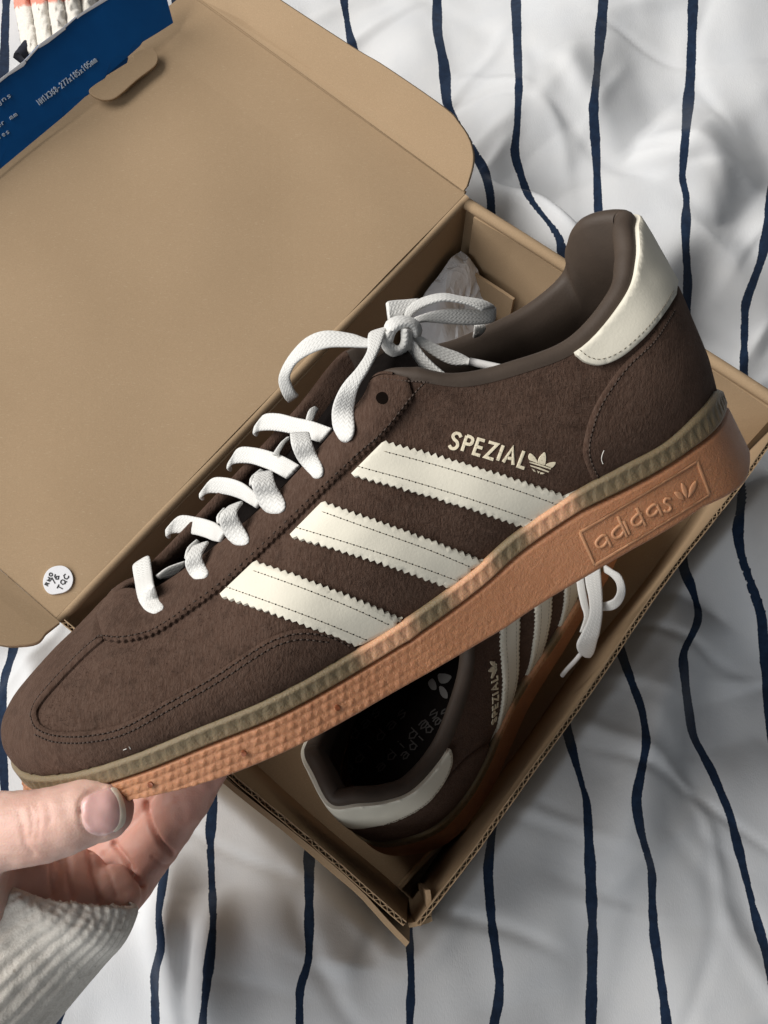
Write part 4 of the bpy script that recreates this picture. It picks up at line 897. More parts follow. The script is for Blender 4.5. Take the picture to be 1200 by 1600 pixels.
# the other shoe, lying in the box with its heel in the near corner
S2 = dict(rx=-18, rz=14, x=143, y=56, z=-77)
def sec2w(X):
    X = np.asarray(X, float) * [-1, 1, 1]           # toe forward along the long side (the part meshes are mirrored already)
    X = X * [1, 1, 1]
    a = math.radians(S2['rx']); c, s = math.cos(a), math.sin(a)
    Yv = X[..., 1] * c - X[..., 2] * s; Zv = X[..., 1] * s + X[..., 2] * c; X = np.stack([X[..., 0], Yv, Zv], -1)
    a = math.radians(S2['rz']); c, s = math.cos(a), math.sin(a)
    Xv = X[..., 0] * c - X[..., 1] * s; Yv = X[..., 0] * s + X[..., 1] * c
    return bx(np.stack([Xv + S2['x'], Yv + S2['y'], X[..., 2] + S2['z']], -1))
Z8 = lambda L, d: [P(700 + x / 4, 880 + y / 4, d + q) for x, y, q in L]
def second_bits(r, made):
    def rb(name, a, b, d, th=1.5):
        q = ribbon(Z8(a, d), Z8(b, d), th); mesh(name, q[0], q[1], LACE, made['shoelace'], uv=q[2])
    rb('bow_loop', [(850, 40, 14), (860, 130, 8), (880, 230, 3), (880, 330, 0), (832, 440, 0), (804, 500, 1), (812, 550, 4), (850, 582, 6)], [(950, -10, 14), (958, 90, 8), (966, 200, 3), (966, 320, 0), (950, 430, 0), (935, 480, 1), (915, 555, 4), (892, 585, 6)], 372)
    rb('lace_strand', [(800, 100, 14), (812, 180, 10), (830, 260, 8), (850, 335, 6), (822, 430, 6)], [(850, 90, 14), (862, 170, 10), (878, 260, 8), (888, 335, 6), (860, 430, 6)], 376)
    rb('bow_loop', [(980, 10, 8), (1025, 38, 4), (1082, 75, 0), (1110, 160, -2), (1090, 240, 0), (1040, 288, 3), (960, 300, 6)], [(985, 60, 8), (1022, 85, 4), (1050, 125, 0), (1056, 180, -2), (1034, 222, 0), (995, 240, 3), (955, 246, 6)], 372)
    t = np.array(Z8([(835, 560, 4), (790, 615, 8), (740, 668, 14), (715, 700, 20)], 374)); mesh('aglet', *tube(cr(t, 6), 1.0, 10), AGLET, made['shoelace'])
    iv = [p for p in PARTS if p[0] == 'insole'][0]; W = sec2w(iv[1] * [1, -1, 1]); bv = BVHTree.FromPolygons([Vector(v) for v in W], iv[2])
    def mp(pts):
        A = []
        for x, y in pts:
            d = raydir(x, y); d = d / np.linalg.norm(d); hit = bv.ray_cast(Vector(CAMW), Vector(d))
            if hit[0] is None: hit = bv.find_nearest(Vector(P(x, y, 405)))
            A.append(np.array(hit[0]))
        return np.array(A), np.repeat(np.array([[0, -.2, .98]]), len(A), 0)
    Zi = lambda q: np.array([(440 + x / 4, 940 + y / 4) for x, y in q])
    pr = [patch(Zi(cr(q, 4, True)), mp, .15, 4, rim=.2, rimscale=3.5, base=-.3, lift=.5) for q in ([(976, 455), (1020, 450), (1062, 468), (1035, 505), (990, 508)], [(985, 530), (1012, 535), (1036, 570), (1034, 604), (1008, 598), (990, 570)], [(915, 505), (940, 480), (960, 500), (968, 545), (945, 552), (925, 535)])]
    v_, f_, _ = joinmesh(pr); mesh('insole_emblem', v_, f_, INSOLEP, made['insole'], smooth=False)
    st = []
    for p0, p1 in (((500, 1212), (600, 1108)), ((540, 1215), (640, 1110)), ((590, 1210), (690, 1110)), ((630, 1190), (705, 1110))): st += textstrokes('adidas', p0, p1, 15, .7)
    ps = [patch(strokepoly(q, 2.0), mp, .1, 5, rim=.2, rimscale=3.5, base=-.3, lift=.45 + .004 * i) for i, q in enumerate(st)]; v_, f_, _ = joinmesh(ps); mesh('insole_lettering', v_, f_, INSOLED, made['insole'], smooth=False)
def place_shoe(rootname, label, org, tf, mirror, group):
    r = thing(rootname, label, 'shoe', org, group); made = {}
    for name, V, Fs, mt, sub, kw in PARTS:
        if mirror and name in ('suede_nap', 'sole_emblem', 'stitching', 'needle_holes', 'lint', 'bow_loop', 'bow_knot', 'lace_strand', 'lace_tail', 'aglet'): continue
        L = V * [1, -1, 1] if mirror else V
        FF = [f[::-1] for f in Fs] if mirror else Fs
        p = made.get(sub, r) if sub else r
        made[name] = mesh(name, tf(L), FF, mt, p, **kw)
    V, Fs = lettering(mirror)
    L = V * [1, -1, 1] if mirror else V
    if mirror: second_bits(r, made)
    mesh('side_lettering', tf(L), [f[::-1] for f in Fs] if mirror else Fs, PRINT, r, smooth=False)
    return r
place_shoe('suede_shoe', 'brown suede shoe with gum sole held up above the box by a hand', loc2w((0, 0, 0)), loc2w, False, 'pair of brown suede shoes')

place_shoe('suede_shoe', 'second brown suede shoe lying in the shadow inside the cardboard box', bx((133, 62, -103)), sec2w, True, 'pair of brown suede shoes')

# ==================================================================== BOX
BOX = thing('shoe_box', 'open kraft cardboard shoe box with its blue edged lid folded back on the bed', 'box', bx((BOXL / 2, BOXW / 2, -BOXH)))
_bw = Wob(31, 120)
def slab(o, u, v, n, lu, lv, th, nu=24, nv=10, warp=0.6, seed=0):
    """thin board: origin, unit axes u, v, thickness along n (all in the box frame)"""
    o, u, v, n = [np.asarray(q, float) for q in (o, u, v, n)]; a = np.linspace(0, lu, nu); b = np.linspace(0, lv, nv); A, B = np.meshgrid(a, b, indexing='ij')
    base = o + A[..., None] * u + B[..., None] * v; wv = (_bw(base + seed * 77) * warp)[..., None] * n * np.minimum(1, 2.5 * np.sin(np.pi * A / lu))[..., None]
    t = base + n * th / 2 + wv; d = base - n * th / 2 + wv; r = min(th * .3, .5)
    V = np.concatenate([t.reshape(-1, 3), d.reshape(-1, 3)]); m_ = nu * nv
    Fs = gridfaces(nu, nv) + [f[::-1] for f in gridfaces(nu, nv, off=m_)]
    ring = [i * nv for i in range(nu)] + [(nu - 1) * nv + j for j in range(1, nv)] + [i * nv + nv - 1 for i in range(nu - 2, -1, -1)] + [j for j in range(nv - 2, 0, -1)]
    for i in range(len(ring)):
        p, q = ring[i], ring[(i + 1) % len(ring)]; Fs.append([q, p, m_ + p, m_ + q])
    return V, Fs
def flute(o, u, v, n, lu, depth, th, pitch=4.2, warp=0.6, seed=0, liner=0.38):
    """open corrugated edge: two liners with a wavy medium between them"""
    o, u, v, n = [np.asarray(q, float) for q in (o, u, v, n)]; nu = int(lu / pitch * 8); a = np.linspace(0, lu, nu)
    wf = lambda p, A: (_bw(p + seed * 77) * warp)[..., None] * n * np.minimum(1, 2.5 * np.sin(np.pi * A / lu))[..., None]
    rag = 0.35 * _bw(o + a[:, None] * u * 9) ; out = []
    for sgn in (1, -1):
        rows = []
        for off, dep in ((th / 2, 0), (th / 2, depth), (th / 2 - liner, depth), (th / 2 - liner, 0)):
            q = o + a[:, None] * u + (np.full(nu, dep) + rag * (dep > 0))[:, None] * v; rows.append(q + n * off * sgn + wf(q, a))
        V = np.stack(rows, 1).reshape(-1, 3); Fs = []
        for i in range(nu - 1):
            for j in range(4): Fs.append([i * 4 + j, (i + 1) * 4 + j, (i + 1) * 4 + (j + 1) % 4, i * 4 + (j + 1) % 4])
        out.append((V, Fs))
    w = np.sin(a / pitch * 2 * math.pi) * (th / 2 - liner); rows = []
    for off, dep in ((.2, 0), (.2, depth - .25), (-.2, depth - .25), (-.2, 0)):
        q = o + a[:, None] * u + dep * v; rows.append(q + n * (w + off)[:, None] + wf(q, a))
    V = np.stack(rows, 1).reshape(-1, 3); Fs = [[i * 4 + j, (i + 1) * 4 + j, (i + 1) * 4 + (j + 1) % 4, i * 4 + (j + 1) % 4] for i in range(nu - 1) for j in range(4)]
    out.append((V, Fs)); return out
X_, Y_, Z_ = np.eye(3)
def board(name, parts, mat=KRAFT, parent=None, **kw):
    v_, f_, _ = joinmesh(parts); return mesh(name, bx(v_), f_, mat, parent or BOX, smooth=False, **kw)
board('bottom_panel', [slab((0, 0, -BOXH + 1), X_, Y_, Z_, BOXL, BOXW, 2.0)])
TK = 2.0
# near long wall (right in the picture): leans slightly out, open corrugated rim
vz = np.array([0, -0.025, 1.0]); vz /= np.linalg.norm(vz); nn = np.cross(X_, vz)
wo = np.array([4, 2.8 - TK / 2, -BOXH + 2])
board('side_wall', [slab(wo, X_, vz, nn, BOXL - 6, 100.5, TK, 40, 12, .9, 1)] + flute(wo + vz * 100.5, X_, vz, nn, BOXL - 6, 2.6, TK, 3.3, .9, 1))
# short near wall: inner board with open rim and an outer board, a gap between them
vz2 = np.array([-0.05, 0, 1.0]); vz2 /= np.linalg.norm(vz2); n2_ = np.cross(vz2, Y_); wo2 = np.array([6.2, 3, -BOXH + 2])
board('end_wall', [slab(wo2, Y_, vz2, n2_, BOXW - 6, 99.8, TK, 30, 10, .7, 2)] + flute(wo2 + vz2 * 99.8, Y_, vz2, n2_, BOXW - 6, 2.6, TK, 3.3, .7, 2))
board('outer_end_panel', [slab((1.6, -2.0, -BOXH + 1), Y_, vz2, n2_, BOXW - 22, 103.0, 2.0, 30, 10, .9, 3)] + [slab((0.6, 16, -BOXH + 60), Y_, vz2, n2_, BOXW - 70, 42.2, 1.2, 20, 6, .5, 4)])
board('corner_flap', [slab((1.5, 1.6, -BOXH + 3), np.array([.80, -.6, 0]), Z_, np.array([.6, .80, 0]), 9, 98, 1.6, 6, 8, .2, 5), slab((8.7, -2.4, -BOXH + 3), np.array([.75, .66, 0]), Z_, np.array([-.66, .75, 0]), 9, 99.0, 1.8, 6, 8, .2, 6),
                      slab((8, 9.5, -BOXH + 4), np.array([.995, -.1, 0]), Z_, np.array([.1, .995, 0]), 40, 30, 1.6, 8, 8, .4, 7)])
# far short wall, folded over rim
board('end_wall', [slab((BOXL - 1, 0, -BOXH + 2), Y_, Z_, X_, BOXW - 2, 101.5, TK, 30, 10, .7, 8), slab((BOXL - 5.0, 4, -BOXH + 2), Y_, Z_, X_, BOXW - 14, 99.0, 2.2, 30, 10, .6, 9)])
v_, f_ = tube(np.array([[BOXL - 2.6, y, -2.2 + .3 * math.sin(y / 17)] for y in np.linspace(1, BOXW - 3, 40)]), 2.9, 12); mesh('folded_rim', bx(v_), f_, KRAFT, BOX)
board('corner_flap', [slab((BOXL - 38, BOXW - 5.4, -BOXH + 3), np.array([.995, -.09, 0]), Z_, np.array([.09, .995, 0]), 30, 60, 1.6, 8, 8, .4, 10), slab((BOXL - 8.2, BOXW - 44, -BOXH + 3), Y_, np.array([-.05, 0, 1]), X_, 38, 66, 1.6, 8, 8, .6, 11)])
# back long wall under the hinge
board('side_wall', [slab((0, BOXW - 1.6, -BOXH + 2), X_, Z_, Y_, BOXL, 99.5, TK, 40, 10, .5, 12)])
v_, f_ = tube(np.array([[x, BOXW - .6, -2.6 + .25 * math.sin(x / 23)] for x in np.linspace(0, BOXL, 50)]), 2.3, 14); mesh('lid_hinge', bx(v_), f_, KRAFT, BOX)
# lid
LA = math.radians(5.0); LV = np.array([0, math.cos(LA), math.sin(LA)]); LN = np.array([0, -math.sin(LA), math.cos(LA)]); LO = np.array([0, BOXW + .5, -1.4])
LID = board('lid_panel', [slab(LO, X_, LV, LN, BOXL, 186, TK, 40, 30, .7, 13)])
def onbox(x, y, o, n):                                    # picture ray -> plane in the box frame
    d = RB.T @ np.array([(x - 600) / FOC, (y - 800) / FOC, 1.0]); c = -RB.T @ TB; return c + d * (((np.asarray(o) - c) @ n) / (d @ n))
def sheet(outline, n, th, parent, name, mat=KRAFT, sp=9.0, warp=.6, seed=0, bend=0.0):
    """board with a free outline (points in the box frame, all on one plane of normal n)"""
    o = np.asarray(outline, float); c = o.mean(0); n = np.asarray(n, float); n = n / np.linalg.norm(n); u = o[1] - o[0]; u /= np.linalg.norm(u); v = np.cross(n, u)
    q2 = np.stack([(o - c) @ u, (o - c) @ v], 1)
    def mp(p): pos = c + p[:, :1] * u + p[:, 1:2] * v; w = _bw(pos + seed * 77) * warp; return bx(pos + n * w[:, None]), np.repeat((bx(n) - bx((0, 0, 0)))[None], len(p), 0)
    V, Fs = patch(q2, mp, th / 2, sp, rim=.5, base=-th / 2, edge=.85)
    V2, F2 = patch(q2, lambda p: (mp(p)[0], -mp(p)[1]), th / 2, sp, rim=.5, base=0, edge=.85)
    v_, f_, _ = joinmesh([(V, Fs), (V2, F2)]); return mesh(name, v_, f_, mat, parent, smooth=False)
# the flared side wing on the far side
WA = math.radians(50); WD = np.array([math.cos(WA), 0, 0]) + LN * math.sin(WA); WN = np.cross(LV, WD); WN /= np.linalg.norm(WN); WO = LO + X_ * (BOXL + 1.6) + LN * .6
if WN[2] < 0: WN = -WN
wing = [onbox(x, y, WO, WN) for x, y in cr([(731, 291), (739, 262), (740, 240), (733, 216), (718, 193), (694, 168), (600, 103), (555, 76), (440, 1), (380, -40), (330, -80)], 5)]
wing = [p for p in wing if (p - WO) @ WD > 0.3]
e0 = WO + LV * ((wing[-1] - WO) @ LV - 2); e1 = WO + LV * ((wing[0] - WO) @ LV + 0.5)
sheet([e1] + wing + [e0], WN, 2.2, LID, 'lid_wing', seed=3)
v_, f_ = tube(np.array([WO + LV * t - LN * .4 for t in np.linspace(1, 186, 40)]) - LN * 1.5, 1.5, 10); mesh('lid_crease', bx(v_), f_, KRAFT, LID)
# near wing, lower left
WB = math.radians(35); WD2 = np.array([-math.cos(WB), 0, 0]) + LN * math.sin(WB) * .6; WD2 /= np.linalg.norm(WD2); WN2 = np.cross(LV, WD2); WN2 /= np.linalg.norm(WN2); WO2 = LO - X_ * .6
if WN2[2] < 0: WN2 = -WN2
wing2 = [onbox(x, y, WO2, WN2) for x, y in cr([(72, 992), (60, 1006), (36, 1011), (0, 1009), (-80, 985), (-200, 930), (-420, 800)], 5)]
wing2 = [p for p in wing2 if (p - WO2) @ WD2 > 0.3]
e0 = WO2 + LV * min(180, (wing2[-1] - WO2) @ LV); e1 = WO2 + LV * ((wing2[0] - WO2) @ LV)
sheet([e1] + wing2 + [e0], WN2, 2.2, LID, 'lid_wing', seed=5)
# blue front panel, folded over so that its printed face shows
FA = math.radians(44); FO_ = LO + LV * 172 + LN * 2.2; FD = LV * math.cos(FA) + LN * math.sin(FA); FN = np.cross(X_, FD); FN /= np.linalg.norm(FN)
if FN[2] < 0: FN = -FN
lo = [onbox(x, y, FO_, FN) for x, y in ((270, 36), (250, 49), (222, 66), (218, 72), (200, 88), (166, 118), (160, 128), (138, 148), (132, 152), (100, 181), (0, 264), (-120, 362), (-330, 540))]
hi = [onbox(x, y, FO_, FN) for x, y in ((-420, 430), (-120, 210), (-40, 151), (-20, 138), (5, 121), (39, 93), (60, 70), (98, 43), (118, 26), (160, -1), (210, -40), (246, -62), (254, -20))]
FP = sheet(lo + hi, FN, 1.6, LID, 'lid_front_panel', BLUE, 7.0, .4, 6)
# worn white fold line on the top edge of the blue panel
def fline(pts, w, name, mat, lift=1.0, parent=None):
    ps = []
    for q in pts:
        q = np.array(q, float)
        def mp(p): return np.array([bx(onbox(x, y, FO_, FN)) for x, y in p]), np.repeat((bx(FN) - bx((0, 0, 0)))[None], len(p), 0)
        ps.append(patch(strokepoly(q, w) if w else q, mp, .25, 4, rim=.3, rimscale=2.6, base=-1.6, edge=.8, lift=lift))
    v_, f_, _ = joinmesh(ps); return mesh(name, v_, f_, mat, parent or LID, smooth=False)
fline([[(-20, 138), (4, 120), (38, 94), (40, 99), (36, 104), (12, 119), (-18, 143)], [(62, 69), (98, 43), (102, 46), (74, 68), (60, 76)], [(118, 26), (162, -4), (172, -8), (168, 0), (128, 24), (120, 30)], [(38, 94), (62, 69), (61, 73), (41, 96)], [(98, 43), (120, 25), (119, 28), (100, 45)]], 0, 'worn_fold', WHITEP, .9)
fline([[(158, 117), (160, 122), (199, 98), (201, 90), (196, 87)]], 0, 'tab_root', BLUE, -.6)
# locking tab, bare board
TN = LN * .96 + LV * -.2; TN /= np.linalg.norm(TN); TO = LO + LV * 168 + LN * 4
tabp = [onbox(x, y, TO, TN) for x, y in cr([(165, 123), (205, 96), (208, 87), (222, 78), (236, 76), (245, 84), (246, 96), (240, 106), (215, 125), (190, 147), (176, 156), (160, 157), (146, 151), (139, 143), (148, 134)], 4, True)]
sheet(tabp, TN, 1.6, LID, 'lock_tab', KRAFT, 4, .1, 8)
# lettering on the blue panel, drawn in strokes
tx = textstrokes('NH1X368-277x185x105mm', (61, 165), (152, 96), 9.0) 
fline(tx, 1.25, 'printed_text', LETTER, .82)
fline(textstrokes('igns', (-12, 170), (19, 150), 7, .6) + textstrokes('amper mm', (-22, 212), (28, 180), 7, .6) + textstrokes('dules', (-16, 226), (16, 207), 7, .6), 1.1, 'printed_text', LETTER, .82)
# round inspection sticker with handwriting
SO_ = LO + LN * (TK / 2 + .25)
def stk(q, name, mat, lift, parent, th=.2):
    ps = []
    for s in q:
        def mp(p):
            a = np.array([onbox(x, y, SO_, LN) for x, y in p]); return bx(a + LN * (_bw(a - 0 + 13 * 77) * .7)[:, None] * 1.0), np.repeat((bx(LN) - bx((0, 0, 0)))[None], len(p), 0)
        ps.append(patch(np.array(s), mp, th, 4, rim=.2, rimscale=3.5, base=-.6, edge=.8, lift=lift))
    v_, f_, _ = joinmesh(ps); return mesh(name, v_, f_, mat, parent, smooth=False)
ZS = lambda pts: [(40 + x / 12, 860 + y / 12) for x, y in pts]
stk([ZS(cr([(620, 298), (740, 310), (840, 385), (893, 500), (890, 610), (840, 715), (740, 785), (620, 815), (500, 828), (415, 790), (360, 710), (335, 610), (355, 500), (410, 400), (500, 330)], 4, True))], 'round_sticker', WHITEP, .3, LID)
hs = textstrokes('RHO', (424, 690), (536, 430), 66, .62) + textstrokes('76', (534, 664), (660, 500), 105, .72) + textstrokes('TQC', (672, 780), (836, 478), 95, .72)
stk([strokepoly(ZS(s), 1.5) for s in hs], 'handwriting', INK, .62, LID, .08)

# ==================================================================== TISSUE in the far end of the box
def tissue():
    c0 = onbox(712, 500, (0, 0, -64), Z_); r = np.random.default_rng(8); V, Fs = ball((0, 0, 0), (1, 1, 1), n=44, k=64); rad = np.ones(len(V))
    for i in range(34):
        d = r.normal(size=3); d /= np.linalg.norm(d); rad += np.abs(V @ d - r.uniform(-.7, .7)) * r.uniform(-.12, .10)
    rad = rad / rad.mean(); V = V * rad[:, None] * np.array([24, 19, 27]) + Wob(71, 9, 20)(V * 30)[:, None] * .5 + c0
    V[:, 0] = np.minimum(V[:, 0], BOXL - 9); V[:, 1] = np.minimum(V[:, 1], BOXW - 7)
    o = mesh('tissue_paper', bx(V), Fs, TISSUE, None, smooth=False, org=bx(c0 + np.array([0, 0, -30])))
    o['label'] = 'crumpled white tissue paper standing in the far corner of the box'; o['category'] = 'tissue paper'
tissue()

# ==================================================================== HAND and SLEEVE
def c3(px, py, d): return P(px, py, d)
def capsule(chain, k=20, sub=10):
    """tapered round limb through (px, py, depth, radius)"""
    A = cr(np.array([[*c3(x, y, d), r] for x, y, d, r in chain]), sub); pts = A[:, :3]; rad = A[:, 3]
    V, Fs = tube(pts, rad, k, True); out = [(V, Fs)]
    for p, r in ((pts[0], rad[0]), (pts[-1], rad[-1])): out.append(ball(p, (r, r, r)))
    return out
HAND_PARTS = []
HAND_PARTS += capsule([(163, 1266, 246, 8.2), (140, 1268, 246, 9.0), (112, 1278, 246, 9.6), (70, 1290, 247, 10.1), (20, 1296, 249, 10.7), (-30, 1308, 254, 12.2), (-70, 1345, 266, 15.5), (-50, 1420, 286, 17.0)])
HAND_PARTS += capsule([(352, 1140, 318, 7.0), (330, 1185, 318, 8.2), (290, 1247, 318, 9.0), (262, 1290, 320, 9.0), (225, 1338, 322, 9.8), (178, 1392, 320, 11.0), (100, 1440, 307, 10)])
HAND_PARTS += capsule([(285, 1145, 330, 7.5), (268, 1200, 331, 8.6), (232, 1262, 331, 9.4), (190, 1325, 331, 10.2), (140, 1390, 327, 12), (60, 1440, 308, 10)])
HAND_PARTS += capsule([(215, 1160, 340, 7.5), (196, 1220, 341, 8.8), (165, 1285, 341, 9.6), (125, 1350, 338, 11.0), (60, 1430, 325, 14)])
HAND_PARTS += capsule([(135, 1190, 344, 7.0), (120, 1250, 346, 8.0), (95, 1310, 346, 9.0), (60, 1375, 342, 10.5), (10, 1440, 325, 14)])
HAND_PARTS += capsule([(178, 1392, 318, 11), (150, 1420, 302, 9), (95, 1445, 295, 12)])
HAND_PARTS += capsule([(196, 1392, 312, 8), (172, 1414, 304, 7), (110, 1436, 296, 10)])
HAND_PARTS += capsule([(176, 1394, 304, 9), (190, 1398, 302, 7), (196, 1404, 301, 5)])
HAND_PARTS += capsule([(110, 1385, 305, 13), (90, 1420, 296, 14), (30, 1465, 290, 15)])
HAND_PARTS += capsule([(-60, 1430, 292, 19), (0, 1445, 305, 19), (50, 1425, 305, 14), (90, 1418, 305, 12)])
HAND_PARTS += capsule([(20, 1380, 290, 14), (20, 1420, 295, 15), (-30, 1480, 292, 18), (-110, 1570, 285, 20)])
PERS = thing('person', 'hand in a cream ribbed knit sleeve holding the shoe by its toe', 'person', P(60, 1500, 300))
def remesh(parts, vox, smooth, name):
    v_, f_, _ = joinmesh(parts); me = bpy.data.meshes.new('t'); me.from_pydata((v_ * .01).tolist(), [], f_); o = bpy.data.objects.new('t', me); COL.objects.link(o)
    md = o.modifiers.new('r', 'REMESH'); md.mode = 'VOXEL'; md.voxel_size = vox * .01; md.adaptivity = 0
    md = o.modifiers.new('s', 'SMOOTH'); md.factor = .5; md.iterations = smooth
    dg = bpy.context.evaluated_depsgraph_get(); ev = o.evaluated_get(dg); m2 = ev.to_mesh(); n = len(m2.vertices); V = np.empty(n * 3); m2.vertices.foreach_get('co', V); V = V.reshape(-1, 3) * 100
    N = np.empty(n * 3); m2.vertices.foreach_get('normal', N); N = N.reshape(-1, 3); Fs = [list(p.vertices) for p in m2.polygons]; ev.to_mesh_clear(); bpy.data.objects.remove(o); bpy.data.meshes.remove(me)
    return V, N, Fs
HV, HN, HF = remesh(HAND_PARTS, 0.75, 12, 'hand')
hpx = w2px(HV); facing_ = ((CAMW - HV) * HN).sum(1) > 0
hdep = (HV - np.array([0, 0, CAMH])) @ MW; hdep = hdep[:, 2]
def crease(pts, depth, wpx, dmax=1e9, dmin=0):
    q = cr(pts, 8); d = np.full(len(HV), 1e9)
    for a, b in zip(q[:-1], q[1:]):
        ab = b - a; t = np.clip(((hpx - a) @ ab) / (ab @ ab + 1e-9), 0, 1); d = np.minimum(d, np.linalg.norm(hpx - a - t[:, None] * ab, axis=1))
    k = np.exp(-(d / wpx) ** 2) * depth * (facing_ & (hdep < dmax) & (hdep > dmin)); return k
cz = np.zeros(len(HV))
for pts, dp, w in (([(229, 1255), (234, 1285), (250, 1315), (268, 1334)], 2.0, 4), ([(178, 1318), (198, 1345), (224, 1382)], 2.0, 4), ([(238, 1340), (256, 1352), (268, 1350)], .5, 3), ([(140, 1330), (146, 1370), (152, 1405)], .8, 5), ([(105, 1335), (108, 1370), (112, 1400)], .8, 5), ([(80, 1340), (78, 1370), (82, 1395)], .6, 4), ([(160, 1335), (172, 1370), (182, 1400)], .5, 4)):
    cz += crease(pts, dp, w, 400, 275)
for pts, dp, w in (([(47, 1262), (52, 1285), (48, 1310)], .35, 3), ([(56, 1258), (61, 1280), (58, 1312)], .3, 3), ([(36, 1290), (40, 1318), (52, 1334)], .4, 3.5), ([(74, 1256), (78, 1275), (76, 1292)], .22, 2.5), ([(30, 1268), (34, 1288)], .25, 3),
                   ([(125, 1268), (127, 1250), (140, 1237), (160, 1231)], .8, 4), ([(125, 1268), (128, 1288), (140, 1302), (160, 1306)], .55, 4)):
    cz += crease(pts, dp, w, 275)
nz = Wob(41, 5.5, 20)(HV) * .07 + Wob(42, 15, 16)(HV) * .16
HV = HV - HN * (cz - nz)[:, None]
red = np.clip(np.exp(-(((hpx[:, 0] - 205) / 22) ** 2 + ((hpx[:, 1] - 1262) / 55) ** 2)) * .75 * (hdep < 275) + np.clip((hdep - 280) / 30, 0, 1) * .42 + .12 * (cz > .35) + .12 * np.exp(-((hpx[:, 0] - 55) / 25) ** 2), 0, 1)
HAND = mesh('hand', HV, HF, SKIN, PERS, attrs={'redness': red})
H_BVH = BVHTree.FromPolygons([Vector(v) for v in HV], HF)
def handmap(pts):
    A = []; B = []
    for x, y in pts:
        d = raydir(x, y); d = d / np.linalg.norm(d); hit = H_BVH.ray_cast(Vector(CAMW), Vector(d))
        if hit[0] is None: hit = H_BVH.find_nearest(Vector(P(x, y, 240)))
        n = np.array(hit[1]); n = n if n @ d < 0 else -n; A.append(np.array(hit[0])); B.append(n)
    A = np.array(A); B = np.array(B); B = B * .4 + B.mean(0) * .6; B /= np.linalg.norm(B, axis=1)[:, None]; return A, B
nail = cr([(127, 1270), (128, 1253), (142, 1241), (162, 1233), (180, 1233), (190, 1248), (194, 1268), (192, 1286), (181, 1297), (162, 1305), (142, 1302), (131, 1290)], 5, True)
mesh('thumbnail', *patch(nail, handmap, .45, 4, rim=1.0, rimscale=5.6, base=-.6, edge=.45, lift=.05), NAIL, HAND)
tipn = cr([(172, 1233), (181, 1233), (190, 1247), (195, 1268), (193, 1286), (182, 1297), (176, 1298), (184, 1286), (186, 1268), (182, 1249)], 5, True)
mesh('nail_free_edge', *patch(tipn, handmap, .22, 4, rim=.6, rimscale=5.6, base=-.4, edge=.5, lift=.42), NAILT, HAND)

def sleeve():
    rings = [((98, 1396), 117, 292, 16), ((98, 1395), 120, 292, 17), ((80, 1408), 130, 292, 20), ((34, 1437), 145, 296, 24), ((-58, 1517), 165, 291, 29), ((-160, 1612), 188, 284, 34), ((-260, 1710), 205, 278, 37)]
    A = cr(np.array([[x, y, hw, d, mn] for (x, y), hw, d, mn in rings]), 14); n = len(A); k = 260; V = np.empty((n, k, 3))
    ang = np.linspace(0, 2 * math.pi, k, endpoint=False); nr = 42
    wz = Wob(51, 7, 20); wq = Wob(52, 2.4, 24)
    for i in range(n):
        x, y, hw, d, mn = A[i]; f = min(1, i / 30)
        dirv = np.array([0.985 - .12 * f, 0.17 + .35 * f]); dirv /= np.linalg.norm(dirv)
        c = c3(x, y, d); M_ = (c3(x + dirv[0] * 50, y + dirv[1] * 50, d) - c) / 50 * hw; mj = np.linalg.norm(M_); M_ /= mj; ax = c3(-190, 1740, 279) - c3(92, 1396, 300); ax /= np.linalg.norm(ax); Nn = np.cross(M_, ax); Nn /= np.linalg.norm(Nn)
        for j, a in enumerate(ang):
            rib = 0.55 + 0.45 * math.cos(nr * a + 2.2 * i / n); rib = rib ** .6
            farside = float((Nn * math.sin(a)) @ (c - CAMW) > 0) if i == 0 or j >= 0 else 0
            fs = 1.0
            r = 1 + (rib - .5) * .85 / mj * (0.9 if i > 2 else .4) - (0.10 if i == 0 else 0)
            V[i, j] = c + (M_ * math.cos(a) * mj + Nn * math.sin(a) * mn * fs) * r
    V = V.reshape(-1, 3); V += (wz(V) * .14 + wq(V) * .12)[:, None] * np.array([.4, .4, 1.0])
    fr = RNG.normal(size=(k, 3)) * .35; V[:k] += fr
    return V, [[i * k + j, i * k + (j + 1) % k, (i + 1) * k + (j + 1) % k, (i + 1) * k + j] for i in range(n - 1) for j in range(k)]
SV, SF = sleeve(); SL = mesh('sweater_sleeve', SV, SF, KNIT, PERS)
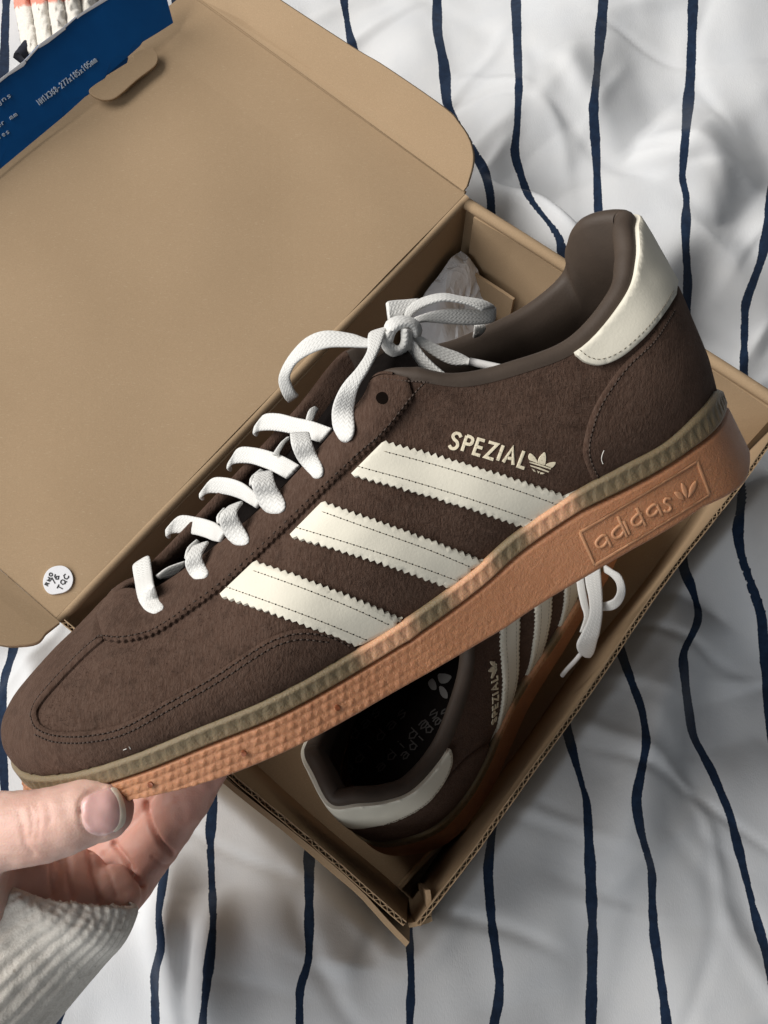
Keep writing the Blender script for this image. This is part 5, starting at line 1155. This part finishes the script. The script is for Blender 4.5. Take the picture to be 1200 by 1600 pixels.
def fuzz(V, Fs, n, L, seed, w=.045):
    r = np.random.default_rng(seed); f = np.array([q[:4] for q in Fs]); a = V[f[r.integers(0, len(f), n)]]; u = r.random((n, 1)); v = r.random((n, 1))
    p = a[:, 0] * (1 - u) * (1 - v) + a[:, 1] * u * (1 - v) + a[:, 2] * u * v + a[:, 3] * (1 - u) * v; nr = np.cross(a[:, 1] - a[:, 0], a[:, 2] - a[:, 0]); nr /= np.linalg.norm(nr, axis=1)[:, None] + 1e-9
    d = nr * .7 + r.normal(size=(n, 3)) * .7; d /= np.linalg.norm(d, axis=1)[:, None]; s = np.cross(d, nr); s /= np.linalg.norm(s, axis=1)[:, None] + 1e-9
    return np.stack([p - s * w, p + s * w, p + d * L * r.uniform(.4, 1.2, (n, 1))], 1).reshape(-1, 3), np.arange(3 * n).reshape(-1, 3).tolist()
c = SV.mean(0)
fv, ff = fuzz(SV, SF, 9000, 1.3, 3); mesh('wool_fuzz', fv, ff, KNIT, SL, stuff=True)

# ==================================================================== ribbed knitwear beyond the lid
def knitted():
    n, k = 60, 150; V = np.empty((n, k, 3)); band = np.zeros((n, k))
    for i in range(n):
        t = i / (n - 1); y = -70 + 170 * t
        for j in range(k):
            u = j / (k - 1); x = 8 + 34 * t * .9 + u * (165 - 16 * t); rib = abs(math.sin(u * math.pi * 6.0)) ** .55
            base = 62 + 16 * math.sin(math.pi * u) + 5 * rib - 10 * max(0, (t - .85) / .15) ** 2 * 2
            V[i, j] = onplane(x, y, base); band[i, j] = 1 if y < 5 + 7 * (1 - u) * 1.0 - 0.10 * (x - 20) else 0
    V = V.reshape(-1, 3); V += Wob(61, 5, 20)(V)[:, None] * np.array([.2, .2, .45]); low = V.copy(); low[:, 2] = 40; m_ = n * k
    Fs = gridfaces(n, k); ring = [i * k for i in range(n)] + [(n - 1) * k + j for j in range(1, k)] + [i * k + k - 1 for i in range(n - 2, -1, -1)] + [j for j in range(k - 2, 0, -1)]
    VV = np.concatenate([V, low[ring]]); R_ = len(ring); Fs += [[ring[i], ring[(i + 1) % R_], m_ + (i + 1) % R_, m_ + i] for i in range(R_)]
    r = thing('knitted_garment', 'beige ribbed knitwear with a coral band beyond the blue lid edge', 'knitwear', onplane(90, 20, 40))
    o = mesh('ribbed_knit', VV, Fs, KNITB, r, attrs={'band': np.r_[band.ravel(), np.zeros(R_)]})
    fv, ff = fuzz(V, gridfaces(n, k), 6000, 1.6, 9); mesh('wool_fuzz', fv, ff, KNIT, o, stuff=True)
    pts = np.array([onplane(x, y, 66) for x, y in ((32, 92), (42, 78), (52, 70), (66, 62), (80, 58))]); v_, f_ = tube(cr(pts, 6), 4.2, 14); v_ = v_ + Wob(62, 3, 20)(v_)[:, None] * .3; mesh('navy_trim', v_, f_, NAVY, r)
knitted()
